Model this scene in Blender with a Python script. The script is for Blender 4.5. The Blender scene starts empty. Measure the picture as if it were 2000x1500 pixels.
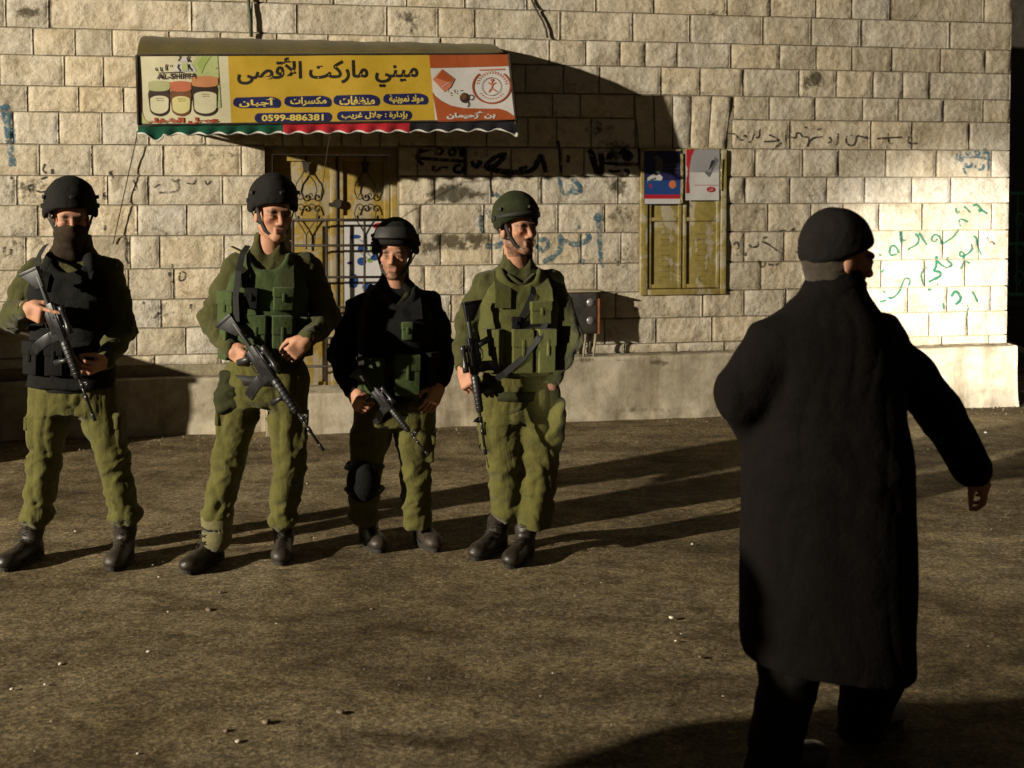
import bpy, bmesh, math, random
import numpy as np
from mathutils import Vector, Matrix, Euler

random.seed(7)
RNG = np.random.default_rng(7)
sc = bpy.context.scene
COL = sc.collection
PI = math.pi

# ------------------------------------------------------------------ camera
FPX, PITCH, PY0, CAMH = 2400.0, math.radians(2.2), 462.0, 1.78
cam = bpy.data.cameras.new('camera')
cam_o = bpy.data.objects.new('camera', cam)
COL.objects.link(cam_o)
cam.sensor_width = 36.0
cam.lens = FPX / 2000 * 36
cam_o.location = (0, 0, CAMH)
cam_o.rotation_euler = (PI / 2 - PITCH, 0, 0)
cam.shift_y = -(750 - PY0) / 2000
cam.clip_start, cam.clip_end = 0.05, 500
cam.dof.use_dof = True
cam.dof.focus_distance = 5.9
cam.dof.aperture_fstop = 3.6
sc.camera = cam_o
sc.render.resolution_x, sc.render.resolution_y = 1024, 768

# ------------------------------------------------------------------ night sky (almost nothing) and exposure
world = bpy.data.worlds.new('World')
sc.world = world
world.use_nodes = True
wn = world.node_tree.nodes
wn['Background'].inputs[0].default_value = (0.046, 0.037, 0.027, 1)
wn['Background'].inputs[1].default_value = 1.0
sc.view_settings.view_transform = 'Standard'
sc.view_settings.look = 'None'
sc.view_settings.exposure = 0.0
sc.view_settings.gamma = 1.0
sc.cycles.max_bounces = 5
sc.cycles.use_denoising = True

# positions of the two floodlights that light the street (both out of the frame, left / behind)
KEY_POS = Vector((-16.6, -4.2, 5.9))
KEY_AIM = Vector((2.4, 9.0, 1.3))
KEY_POWER, KEY_COL = 37000.0, (1.0, 0.895, 0.72)
SPOT2_POS = Vector((-3.5, -1.5, 1.2))
SPOT2_AIM = Vector((3.80, 10.15, 0.84))
SPOT2_POWER, SPOT2_COL = 36000.0, (1.0, 0.94, 0.84)


# ------------------------------------------------------------------ pixel helpers (photo is 2000 x 1500)
def ray(px, py):
    x, y = (px - 1000) / FPX, -(py - PY0) / FPX
    c, s = math.cos(PITCH), math.sin(PITCH)
    return Vector((x, c + y * s, y * c - s))


def W(px, py, Y):
    "point on the vertical plane at depth Y"
    r = ray(px, py)
    r = r * (Y / r.y)
    return Vector((r.x, r.y, r.z + CAMH))


def G(px, py, z=0.0):
    "point on the ground"
    r = ray(px, py)
    r = r * ((z - CAMH) / r.z)
    return Vector((r.x, r.y, z))


WALL_A = math.radians(10.7)
WALL_O = Vector((0, 9.47, 0))
WU = Vector((math.cos(WALL_A), math.sin(WALL_A), 0))
WN = Vector((math.sin(WALL_A), -math.cos(WALL_A), 0))


def wl(px, py, d=0.0):
    "wall coordinates (u, z) of a pixel on the plane d metres in front of the wall"
    r = ray(px, py)
    o = WALL_O + WN * d - Vector((0, 0, CAMH))
    t = o.dot(WN) / r.dot(WN)
    p = r * t
    q = p - o
    return q.dot(WU), p.z + CAMH


# ------------------------------------------------------------------ numpy noise
_perm = np.random.default_rng(3).permutation(256)
_perm = np.concatenate([_perm, _perm, _perm])
_grad = np.random.default_rng(5).normal(size=(256, 3))
_grad /= np.linalg.norm(_grad, axis=1)[:, None]


def perlin(p):
    p = np.asarray(p, float)
    i = np.floor(p).astype(int)
    f = p - i
    i &= 255
    u = f * f * f * (f * (f * 6 - 15) + 10)
    r = 0
    for dx in (0, 1):
        wx = u[:, 0] if dx else 1 - u[:, 0]
        for dy in (0, 1):
            wy = u[:, 1] if dy else 1 - u[:, 1]
            for dz in (0, 1):
                wz = u[:, 2] if dz else 1 - u[:, 2]
                h = _perm[_perm[_perm[i[:, 0] + dx] + i[:, 1] + dy] + i[:, 2] + dz]
                g = _grad[h]
                r = r + wx * wy * wz * (g[:, 0] * (f[:, 0] - dx) + g[:, 1] * (f[:, 1] - dy) + g[:, 2] * (f[:, 2] - dz))
    return r * 1.5


def fbm(p, n=4):
    p = np.asarray(p, float)
    a, r = 1.0, 0
    for k in range(n):
        r = r + a * perlin(p * 2 ** k + 17.3 * k)
        a *= 0.5
    return r


# ------------------------------------------------------------------ objects
def tag(o, label=None, cat=None, group=None, kind=None):
    if label: o['label'] = label
    if cat: o['category'] = cat
    if group: o['group'] = group
    if kind: o['kind'] = kind
    return o


def empty(name, loc=(0, 0, 0), rz=0.0, label=None, cat=None, group=None):
    o = bpy.data.objects.new(name, None)
    COL.objects.link(o)
    o.location = loc
    o.rotation_euler = (0, 0, rz)
    o.empty_display_size = 0.1
    return tag(o, label, cat, group)


def link(name, me, mat=None, parent=None, smooth=False):
    o = bpy.data.objects.new(name, me)
    COL.objects.link(o)
    if mat is not None:
        me.materials.append(mat)
    if smooth:
        me.polygons.foreach_set('use_smooth', [True] * len(me.polygons))
    if parent is not None:
        o.parent = parent
    return o


def mesh_np(name, v, f, mat=None, parent=None, smooth=True):
    me = bpy.data.meshes.new(name)
    me.from_pydata(np.asarray(v, float).tolist(), [], [list(map(int, q)) for q in f])
    me.update()
    return link(name, me, mat, parent, smooth)


class MB:
    "collects shapes in one mesh"

    def __init__(self):
        self.v, self.f = [], []

    def add(self, vs, fs):
        n = len(self.v)
        self.v += [tuple(map(float, q)) for q in vs]
        self.f += [tuple(i + n for i in q) for q in fs]
        return self

    def box(self, x0, x1, y0, y1, z0, z1, M=None):
        vs = [(x, y, z) for x in (x0, x1) for y in (y0, y1) for z in (z0, z1)]
        if M is not None:
            vs = [tuple(M @ Vector(q)) for q in vs]
        return self.add(vs, [(0, 1, 3, 2), (4, 6, 7, 5), (0, 4, 5, 1), (2, 3, 7, 6), (0, 2, 6, 4), (1, 5, 7, 3)])

    def bar(self, a, b, r, n=8, r2=None, cap=True):
        return self.tube([a, b], [r, r if r2 is None else r2], n, cap)

    def tube(self, pts, r, n=8, cap=True, flat=None):
        "tube through points; r a number or list; flat = (w, t, upvector) for a strap"
        pts = [Vector(p) for p in pts]
        if not hasattr(r, '__len__'):
            r = [r] * len(pts)
        vs, fs = [], []
        prev = None
        for i, p in enumerate(pts):
            d = (pts[min(i + 1, len(pts) - 1)] - pts[max(i - 1, 0)])
            d = d.normalized() if d.length > 1e-9 else Vector((0, 0, 1))
            if flat is not None:
                up = Vector(flat[2](p) if callable(flat[2]) else flat[2])
                a = d.cross(up).normalized()
                b = a.cross(d).normalized()
                w, t = flat[0] / 2, flat[1] / 2
                ring = [a * w + b * t, a * -w + b * t, a * -w - b * t, a * w - b * t]
                n = 4
            else:
                if prev is None:
                    a = d.orthogonal().normalized()
                else:
                    a = (prev - d * prev.dot(d))
                    a = a.normalized() if a.length > 1e-6 else d.orthogonal().normalized()
                prev = a
                b = d.cross(a)
                ring = [(a * math.cos(2 * PI * k / n) + b * math.sin(2 * PI * k / n)) * r[i] for k in range(n)]
            vs += [p + q for q in ring]
        for i in range(len(pts) - 1):
            for k in range(n):
                fs.append((i * n + k, i * n + (k + 1) % n, (i + 1) * n + (k + 1) % n, (i + 1) * n + k))
        if cap:
            fs.append(tuple(range(n))[::-1])
            fs.append(tuple((len(pts) - 1) * n + k for k in range(n)))
        return self.add(vs, fs)

    def prism(self, poly, y0, y1):
        "polygon in (x, z) extruded along y"
        n = len(poly)
        vs = [(x, y0, z) for x, z in poly] + [(x, y1, z) for x, z in poly]
        fs = [tuple(range(n)), tuple(range(2 * n - 1, n - 1, -1))]
        fs += [(i, n + i, n + (i + 1) % n, (i + 1) % n) for i in range(n)]
        return self.add(vs, fs)

    def build(self, name, mat=None, parent=None, bevel=0, smooth=False, tri=False):
        me = bpy.data.meshes.new(name)
        me.from_pydata(self.v, [], self.f)
        me.update()
        bm = bmesh.new()
        bm.from_mesh(me)
        bmesh.ops.recalc_face_normals(bm, faces=bm.faces)
        if bevel:
            bmesh.ops.bevel(bm, geom=[e for e in bm.edges if e.is_manifold and e.calc_face_angle(0) > 0.5],
                            offset=bevel, segments=2, affect='EDGES', profile=0.6)
        bm.to_mesh(me)
        bm.free()
        return link(name, me, mat, parent, smooth or bevel > 0)


def text_mesh(s, bold=0.0, res=3):
    c = bpy.data.curves.new('txt', 'FONT')
    c.body = s
    c.resolution_u = res
    c.offset = bold
    o = bpy.data.objects.new('txt', c)
    COL.objects.link(o)
    me = bpy.data.meshes.new_from_object(o.evaluated_get(bpy.context.evaluated_depsgraph_get()))
    bpy.data.objects.remove(o)
    bpy.data.curves.remove(c)
    v = np.array([q.co[:2] for q in me.vertices])
    f = [tuple(p.vertices) for p in me.polygons]
    bpy.data.meshes.remove(me)
    return v, f


# letters to joined forms (isolated, final, initial, medial); text is then set right to left
_AR = {'ا': 'FE8D FE8E', 'أ': 'FE83 FE84', 'إ': 'FE87 FE88', 'ب': 'FE8F FE90 FE91 FE92', 'ة': 'FE93 FE94', 'ت': 'FE95 FE96 FE97 FE98',
       'ج': 'FE9D FE9E FE9F FEA0', 'ح': 'FEA1 FEA2 FEA3 FEA4', 'د': 'FEA9 FEAA', 'ر': 'FEAD FEAE', 'ز': 'FEAF FEB0',
       'س': 'FEB1 FEB2 FEB3 FEB4', 'ش': 'FEB5 FEB6 FEB7 FEB8', 'ص': 'FEB9 FEBA FEBB FEBC', 'ظ': 'FEC5 FEC6 FEC7 FEC8',
       'ع': 'FEC9 FECA FECB FECC', 'غ': 'FECD FECE FECF FED0', 'ف': 'FED1 FED2 FED3 FED4', 'ق': 'FED5 FED6 FED7 FED8',
       'ك': 'FED9 FEDA FEDB FEDC', 'ل': 'FEDD FEDE FEDF FEE0', 'م': 'FEE1 FEE2 FEE3 FEE4', 'ن': 'FEE5 FEE6 FEE7 FEE8',
       'ه': 'FEE9 FEEA FEEB FEEC', 'و': 'FEED FEEE', 'ى': 'FEEF FEF0', 'ي': 'FEF1 FEF2 FEF3 FEF4', 'ء': 'FE80',
       'لا': 'FEFB FEFC', 'لأ': 'FEF7 FEF8'}
_AR = {k: [chr(int(x, 16)) for x in v.split()] for k, v in _AR.items()}


def arabic(s):
    t, i = [], 0
    while i < len(s):
        if s[i:i + 2] in ('لا', 'لأ'):
            t.append(s[i:i + 2]); i += 2
        else:
            t.append(s[i]); i += 1
    out = []
    for i, c in enumerate(t):
        if c not in _AR:
            out.append(c); continue
        fm = _AR[c]
        pj = i > 0 and t[i - 1] in _AR and len(_AR[t[i - 1]]) == 4
        nj = i + 1 < len(t) and t[i + 1] in _AR and len(fm) == 4 and t[i + 1] != 'ء'
        if c == 'ء': pj = nj = False
        out.append(fm[(3 if pj else 2) if nj else (1 if pj else 0)])
    return ''.join(reversed(out))


# ------------------------------------------------------------------ materials
MATS = {}


class NT:
    def __init__(self, name):
        self.m = bpy.data.materials.new(name)
        self.m.use_nodes = True
        self.t = self.m.node_tree
        self.b = self.t.nodes['Principled BSDF']

    def n(self, typ, ins=None, **kw):
        nd = self.t.nodes.new(typ)
        for k, v in kw.items():
            setattr(nd, k, v)
        for k, v in (ins or {}).items():
            self.put(nd.inputs[k], v)
        return nd

    def put(self, sock, v):
        if hasattr(v, 'is_output'):
            self.t.links.new(v, sock)
        elif hasattr(v, 'outputs'):
            self.t.links.new(v.outputs[0], sock)
        else:
            sock.default_value = v

    def noise(self, scale, vec=None, detail=6, rough=0.6, dist=0.0):
        nd = self.n('ShaderNodeTexNoise', {'Scale': scale, 'Detail': detail, 'Roughness': rough, 'Distortion': dist})
        if vec is not None:
            self.put(nd.inputs['Vector'], vec)
        return nd.outputs[0]

    def ramp(self, fac, *stops):
        nd = self.n('ShaderNodeValToRGB')
        el = nd.color_ramp.elements
        while len(el) < len(stops):
            el.new(0.5)
        for e, (p, c) in zip(el, stops):
            e.position = p
            e.color = (c, c, c, 1) if not hasattr(c, '__len__') else (*c, 1)
        self.put(nd.inputs[0], fac)
        return nd.outputs[0]

    def mix(self, fac, a, b, mode='MIX'):
        nd = self.n('ShaderNodeMix', data_type='RGBA', blend_type=mode)
        self.put(nd.inputs[0], fac)
        for s, v in ((nd.inputs[6], a), (nd.inputs[7], b)):
            if isinstance(v, tuple) and len(v) == 3: v = (*v, 1)
            self.put(s, v)
        return nd.outputs[2]

    def math(self, op, a, b=0.0, clamp=False):
        nd = self.n('ShaderNodeMath', operation=op, use_clamp=clamp)
        self.put(nd.inputs[0], a)
        self.put(nd.inputs[1], b)
        return nd.outputs[0]

    def bump(self, h, strength=0.5, dist=0.01, normal=None):
        nd = self.n('ShaderNodeBump', {'Strength': strength, 'Distance': dist, 'Height': h})
        if normal is not None:
            self.put(nd.inputs['Normal'], normal)
        return nd.outputs[0]

    def out(self, color, rough=0.8, normal=None, spec=0.3, metal=0.0):
        if isinstance(color, tuple) and len(color) == 3: color = (*color, 1)
        self.put(self.b.inputs['Base Color'], color)
        self.put(self.b.inputs['Roughness'], rough)
        self.put(self.b.inputs['Specular IOR Level'], spec)
        self.put(self.b.inputs['Metallic'], metal)
        if normal is not None:
            self.put(self.b.inputs['Normal'], normal)
        return self.m

    def geo(self):
        return self.n('ShaderNodeTexCoord').outputs['Object']


def simple(name, col, rough=0.7, var=0.15, scale=30, bump=0.2, dist=0.003, spec=0.3, metal=0.0):
    "plain paint / plastic / metal with some grain and unevenness"
    if name in MATS: return MATS[name]
    t = NT(name)
    c = t.geo()
    a = t.noise(scale, c)
    b = t.noise(scale * 0.13, c, 3)
    k = t.math('ADD', t.math('MULTIPLY', a, 0.5), t.math('MULTIPLY', b, 0.5))
    lo = tuple(x * (1 - var * 2) for x in col)
    hi = tuple(min(1, x * (1 + var * 2)) for x in col)
    cc = t.ramp(k, (0.3, lo), (0.7, hi))
    rr = t.ramp(b, (0.3, max(0.03, rough - 0.1)), (0.7, min(1, rough + 0.1)))
    MATS[name] = t.out(cc, rr, t.bump(a, bump, dist), spec, metal)
    return MATS[name]


def cloth(name, col, col2=None, weave=900, sheen=0.15, var=0.2, crease=0.0):
    if name in MATS: return MATS[name]
    t = NT(name)
    c = t.geo()
    big = t.noise(9, c, 4)
    mid = t.noise(55, c, 5)
    fine = t.noise(weave, c, 2)
    col2 = col2 or tuple(x * 0.6 for x in col)
    cc = t.ramp(t.math('ADD', t.math('MULTIPLY', big, 0.6), t.math('MULTIPLY', mid, 0.4)), (0.36, col2), (0.62, col))
    cc = t.mix(var, cc, t.ramp(fine, (0.3, (0.35,) * 3), (0.7, (1.0,) * 3)), 'MULTIPLY')
    h = t.math('ADD', t.math('MULTIPLY', mid, 1.0), t.math('MULTIPLY', fine, 0.25))
    mp = t.n('ShaderNodeMapping', {'Vector': c, 'Rotation': (0.3, 0.5, 0.2), 'Scale': (11, 11, 4.5)}).outputs[0]
    cr = t.noise(1.0, mp, 3, 0.5, 1.3)
    cr = t.ramp(t.math('ABSOLUTE', t.math('SUBTRACT', cr, 0.5)), (0.0, 0.0), (0.13, 1.0))
    h = t.math('ADD', h, t.math('MULTIPLY', cr, crease))
    t.put(t.b.inputs['Sheen Weight'], sheen)
    t.put(t.b.inputs['Sheen Roughness'], 0.5)
    MATS[name] = t.out(cc, 0.92, t.bump(h, 0.55, 0.006), 0.12)
    return MATS[name]


def m_stone(name, base, dark, grey):
    t = NT(name)
    c = t.n('ShaderNodeNewGeometry').outputs['Position']
    oi = t.n('ShaderNodeObjectInfo').outputs['Random']
    off = t.n('ShaderNodeVectorMath', {0: c}, operation='ADD')
    t.put(off.inputs[1], t.n('ShaderNodeCombineXYZ', {0: t.math('MULTIPLY', oi, 31.0), 1: t.math('MULTIPLY', oi, 17.0)}))
    v = off.outputs[0]
    big = t.noise(3.2, v, 5, 0.65, 0.6)
    mid = t.noise(14, v, 6, 0.7, 0.4)
    fine = t.noise(85, v, 5, 0.7)
    col = t.ramp(big, (0.32, dark), (0.5, base), (0.72, grey))
    tint = t.ramp(oi, (0.0, (0.78, 0.75, 0.69)), (0.2, (1.0, 0.95, 0.86)), (0.42, (0.90, 0.90, 0.90)), (0.6, (1.04, 0.97, 0.84)), (0.8, (0.86, 0.84, 0.79)), (1.0, (1.04, 1.02, 1.0)))
    col = t.mix(1.0, col, tint, 'MULTIPLY')
    col = t.mix(0.75, col, t.ramp(mid, (0.25, (0.45, 0.40, 0.32)), (0.5, (1, 1, 1)), (0.8, (1.12, 1.1, 1.05))), 'MULTIPLY')
    col = t.mix(0.6, col, t.ramp(fine, (0.28, (0.42, 0.36, 0.28)), (0.48, (1, 1, 1))), 'MULTIPLY')
    # dirt with a shape of its own: a painted-on 'stain' weight broken up by noise
    st = t.n('ShaderNodeAttribute', attribute_name='stain').outputs['Fac']
    sn = t.noise(17, c, 7, 0.75)
    k = t.math('ADD', st, t.math('MULTIPLY', t.math('SUBTRACT', sn, 0.5), 1.9))
    k = t.ramp(k, (0.30, 0.0), (0.58, 1.0))
    k = t.math('MULTIPLY', k, t.ramp(st, (0.02, 0.0), (0.2, 1.0)))
    col = t.mix(t.math('MULTIPLY', k, 0.88), col, (0.045, 0.038, 0.02))
    chip = t.n('ShaderNodeTexNoise', {'Vector': v, 'Scale': 19.0, 'Detail': 5.0, 'Roughness': 0.7, 'Distortion': 1.6}).outputs[0]
    chip = t.math('MULTIPLY', t.ramp(chip, (0.33, 1.0), (0.40, 0.0)), t.ramp(big, (0.42, 1.0), (0.62, 0.15)))
    col = t.mix(t.math('MULTIPLY', chip, 0.62), col, (0.13, 0.10, 0.06))
    # chisel marks
    vor = t.n('ShaderNodeTexVoronoi', {'Vector': v, 'Scale': 20.0, 'Randomness': 1.0}, feature='F1').outputs['Distance']
    crack = t.n('ShaderNodeTexNoise', {'Vector': v, 'Scale': 7.0, 'Detail': 4.0, 'Distortion': 2.2}).outputs[0]
    crack = t.ramp(t.math('ABSOLUTE', t.math('SUBTRACT', crack, 0.5)), (0.0, 0.0), (0.035, 1.0))
    h = t.math('ADD', t.math('ADD', t.math('MULTIPLY', mid, 1.0), t.math('MULTIPLY', fine, 0.35)), t.math('MULTIPLY', vor, 0.5))
    h = t.math('ADD', h, t.math('MULTIPLY', crack, 0.12))
    return t.out(col, 0.95, t.bump(h, 0.62, 0.018), 0.15)


M_STONE = m_stone('limestone', (0.53, 0.485, 0.40), (0.41, 0.36, 0.275), (0.56, 0.53, 0.47))


def m_plaster():
    t = NT('plinth plaster')
    c = t.n('ShaderNodeNewGeometry').outputs['Position']
    big = t.noise(1.7, c, 6, 0.6, 0.5)
    mid = t.noise(9, c, 7, 0.7)
    fine = t.noise(120, c, 4, 0.7)
    sx = t.n('ShaderNodeSeparateXYZ', {0: c})
    streak = t.n('ShaderNodeVectorMath', {0: c, 1: (7, 7, 0.8)}, operation='MULTIPLY').outputs[0]
    drip = t.noise(1.0, streak, 5, 0.6)
    col = t.ramp(big, (0.3, (0.27, 0.235, 0.17)), (0.55, (0.42, 0.37, 0.28)), (0.75, (0.47, 0.43, 0.35)))
    col = t.mix(0.7, col, t.ramp(mid, (0.3, (0.5, 0.46, 0.38)), (0.55, (1, 1, 1))), 'MULTIPLY')
    col = t.mix(0.6, col, t.ramp(drip, (0.36, (0.45, 0.40, 0.30)), (0.52, (1, 1, 1))), 'MULTIPLY')
    h = t.math('ADD', mid, t.math('MULTIPLY', fine, 0.3))
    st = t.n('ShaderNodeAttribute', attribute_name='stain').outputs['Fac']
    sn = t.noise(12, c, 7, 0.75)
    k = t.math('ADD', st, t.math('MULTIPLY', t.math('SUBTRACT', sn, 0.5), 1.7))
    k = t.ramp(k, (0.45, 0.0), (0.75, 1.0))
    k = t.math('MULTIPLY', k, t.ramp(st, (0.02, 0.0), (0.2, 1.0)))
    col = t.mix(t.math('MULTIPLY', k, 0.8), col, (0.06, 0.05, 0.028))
    return t.out(col, 0.95, t.bump(h, 0.7, 0.012), 0.15)


M_PLASTER = m_plaster()


def m_ground():
    t = NT('old asphalt')
    c = t.geo()
    big = t.noise(0.55, c, 6, 0.6, 0.8)
    tr = t.n('ShaderNodeMapping', {'Vector': c, 'Rotation': (0, 0, math.radians(-33)), 'Scale': (0.8, 2.2, 1)}).outputs[0]
    track = t.noise(1.6, tr, 8, 0.68, 0.8)
    mid = t.noise(6.5, c, 7, 0.7, 0.3)
    grit = t.noise(62, c, 8, 0.88)
    speck = t.n('ShaderNodeTexVoronoi', {'Vector': c, 'Scale': 38.0}, feature='F1')
    peb = t.n('ShaderNodeTexVoronoi', {'Vector': c, 'Scale': 75.0}, feature='F1')
    col = t.ramp(big, (0.34, (0.125, 0.097, 0.055)), (0.5, (0.215, 0.172, 0.104)), (0.66, (0.29, 0.24, 0.155)))
    col = t.mix(0.85, col, t.ramp(track, (0.36, (0.5, 0.47, 0.4)), (0.48, (0.92, 0.92, 0.9)), (0.64, (1.3, 1.28, 1.2))), 'MULTIPLY')
    col = t.mix(0.7, col, t.ramp(mid, (0.34, (0.42, 0.39, 0.33)), (0.52, (1, 1, 1)), (0.7, (1.35, 1.33, 1.25))), 'MULTIPLY')
    col = t.mix(0.9, col, t.ramp(grit, (0.36, (0.22, 0.2, 0.17)), (0.5, (0.95, 0.95, 0.95)), (0.66, (2.0, 1.9, 1.65))), 'MULTIPLY')
    sp = t.math('MULTIPLY', t.ramp(speck.outputs['Distance'], (0.10, 1.0), (0.2, 0.0)), t.ramp(t.n('ShaderNodeSeparateColor', {0: speck.outputs['Color']}).outputs[0], (0.80, 0.0), (0.86, 1.0)))
    col = t.mix(t.math('MULTIPLY', sp, 0.35), col, (0.26, 0.22, 0.16))
    for sc_, am in ((150.0, 0.5), (60.0, 0.42)):
        cell = t.n('ShaderNodeTexVoronoi', {'Vector': c, 'Scale': sc_}, feature='F1')
        cg = t.n('ShaderNodeSeparateColor', {0: cell.outputs['Color']}).outputs[0]
        col = t.mix(am, col, t.ramp(cg, (0.0, (0.35, 0.33, 0.30)), (0.5, (0.95, 0.95, 0.95)), (1.0, (1.75, 1.72, 1.65))), 'MULTIPLY')
    h = t.math('ADD', t.math('MULTIPLY', grit, 1.1), t.math('MULTIPLY', mid, 1.3))
    h = t.math('ADD', h, t.math('ADD', t.math('MULTIPLY', t.math('SUBTRACT', 1.0, peb.outputs['Distance']), 0.12), t.math('MULTIPLY', sp, 0.5)))
    return t.out(col, 0.95, t.bump(h, 1.0, 0.022), 0.12)


M_GROUND = m_ground()
# ================================================================== ground
def axis_pts(a, b, fa, fb, fine, coarse):
    p = list(np.arange(a, fa, coarse)) + list(np.arange(fa, fb, fine)) + list(np.arange(fb, b + coarse, coarse))
    return np.array(p)


def build_ground():
    xs = axis_pts(-60, 60, -4.5, 5.5, 0.05, 2.5)
    ys = axis_pts(-40, 70, 2.5, 11, 0.05, 2.5)
    X, Y = np.meshgrid(xs, ys, indexing='ij')
    P = np.stack([X.ravel(), Y.ravel(), np.zeros(X.size)], 1)
    z = 0.010 * fbm(P * 0.6, 3) + 0.004 * fbm(P * 3.5 + 9, 3)
    # old shallow ruts and patch edges running along the lamp's direction
    q = P[:, 0] * math.sin(math.radians(33)) - P[:, 1] * math.cos(math.radians(33))
    z += 0.006 * perlin(np.stack([q * 1.6, P[:, 0] * 0.25, 0 * q + 4], 1))
    P[:, 2] = np.minimum(z, 0.004) - 0.004
    n = len(ys)
    f = [(i * n + j, (i + 1) * n + j, (i + 1) * n + j + 1, i * n + j + 1) for i in range(len(xs) - 1) for j in range(n - 1)]
    o = mesh_np('ground', P, f, M_GROUND)
    tag(o, 'brown worn asphalt street with gritty surface', None, None, 'structure')


build_ground()

# ================================================================== stone building
YREF = 1650
ROW_Y = [-160, -108, -62, -16, 37, 91, 138, 191, 236, 292, 346, 397, 451, 509, 563, 613, 661, 679]
ROW_Z = [wl(YREF, y)[1] for y in ROW_Y]
U_END = wl(1970, 400)[0]
U_BEG = wl(-420, 400)[0]
JOINTS = {
    3: [60, 180, 300, 410, 520, 650, 793, 907, 1028, 1163, 1275, 1419, 1503, 1592, 1662, 1737, 1921],
    4: [12, 96, 374, 492, 579, 755, 855, 926, 1093, 1234, 1346, 1489, 1583, 1680, 1853],
    5: [65, 147, 219, 330, 430, 540, 640, 760, 860, 965, 1072, 1143, 1210, 1259, 1321, 1426, 1521, 1593, 1662, 1740, 1835, 1923],
    6: [126, 202, 300, 420, 510, 600, 720, 830, 940, 1026, 1100, 1170, 1290, 1366, 1450, 1559, 1632, 1704, 1762, 1813],
    7: [54, 154, 241, 340, 450, 560, 660, 770, 880, 980, 1079, 1133, 1238, 1431, 1501, 1590, 1683, 1753, 1841, 1919],
    8: [26, 115, 199, 290, 400, 516, 778, 850, 950, 1031, 1087, 1154, 1242, 1422, 1541, 1699, 1779, 1891],
    9: [77, 180, 318, 471, 815, 911, 998, 1096, 1140, 1473, 1566, 1636, 1728, 1827, 1935],
    10: [33, 210, 289, 434, 848, 958, 1056, 1206, 1454, 1541, 1613, 1687, 1779, 1855],
    11: [73, 268, 364, 472, 820, 944, 1089, 1180, 1498, 1582, 1645, 1715, 1799, 1935],
    12: [150, 254, 311, 437, 859, 960, 1050, 1134, 1212, 1452, 1529, 1640, 1760, 1840, 1910],
    13: [60, 150, 250, 339, 470, 828, 905, 1040, 1165, 1484, 1600, 1719, 1805, 1883],
    14: [110, 220, 314, 440, 880, 990, 1090, 1170, 1202, 1371, 1452, 1533, 1640, 1771, 1848, 1933],
    15: [60, 160, 266, 362, 470, 860, 970, 1090, 1180, 1280, 1389, 1500, 1610, 1710, 1813, 1888],
    16: [100, 200, 301, 431, 880, 1000, 1130, 1219, 1320, 1413, 1560, 1700, 1838, 1930],
}
DOOR = (*[wl(x, 400)[0] for x in (518, 778)], wl(640, 288)[1])         # u0, u1, top z
DOOR_Z0 = wl(640, 754)[1]
WIN = (wl(1252, 430)[0], wl(1416, 430)[0], wl(1335, 575)[1], wl(1335, 292)[1])
STAINS = [  # px, py, rx, ry, weight
    (878, 378, 42, 15, 1.1), (925, 382, 26, 8, .8), (1205, 362, 22, 22, .75), (1590, 155, 22, 16, .85), (1572, 168, 10, 8, .8),
    (870, 470, 34, 14, .95), (925, 468, 44, 12, .8), (900, 482, 60, 12, .6), (835, 480, 20, 20, .6), (1215, 420, 40, 26, .45),
    (1200, 300, 44, 34, .55), (1170, 250, 40, 18, .45), (55, 25, 26, 12, .7), (800, 37, 26, 30, .5), (60, 480, 70, 50, .35),
    (300, 450, 60, 30, .3), (1130, 645, 60, 20, .3), (700, 30, 20, 12, .3), (1345, 15, 30, 14, .3), (1390, 25, 40, 16, .45),
    (420, 300, 120, 24, .3), (130, 420, 80, 60, .4), (60, 370, 50, 30, .45), (1700, 430, 60, 10, .25), (1080, 570, 50, 10, .3),
    (1330, 185, 60, 20, .35), (1760, 35, 60, 14, .25), (230, 560, 60, 40, .3), (330, 610, 50, 30, .3), (1220, 500, 30, 30, .4),
    (1600, 380, 60, 16, .3), (1470, 420, 50, 20, .35), (1830, 270, 40, 14, .3), (940, 300, 60, 10, .4)]
_st = [(*wl(a, b), c / 245, d / 245, w) for a, b, c, d, w in STAINS]


def stain_at(u, z):
    s = np.zeros(len(u))
    for a, b, rx, rz, w in _st:
        q = ((u - a) / rx) ** 2 + ((z - b) / rz) ** 2
        s = np.maximum(s, w * np.exp(-q * 0.9))
    return s


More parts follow.
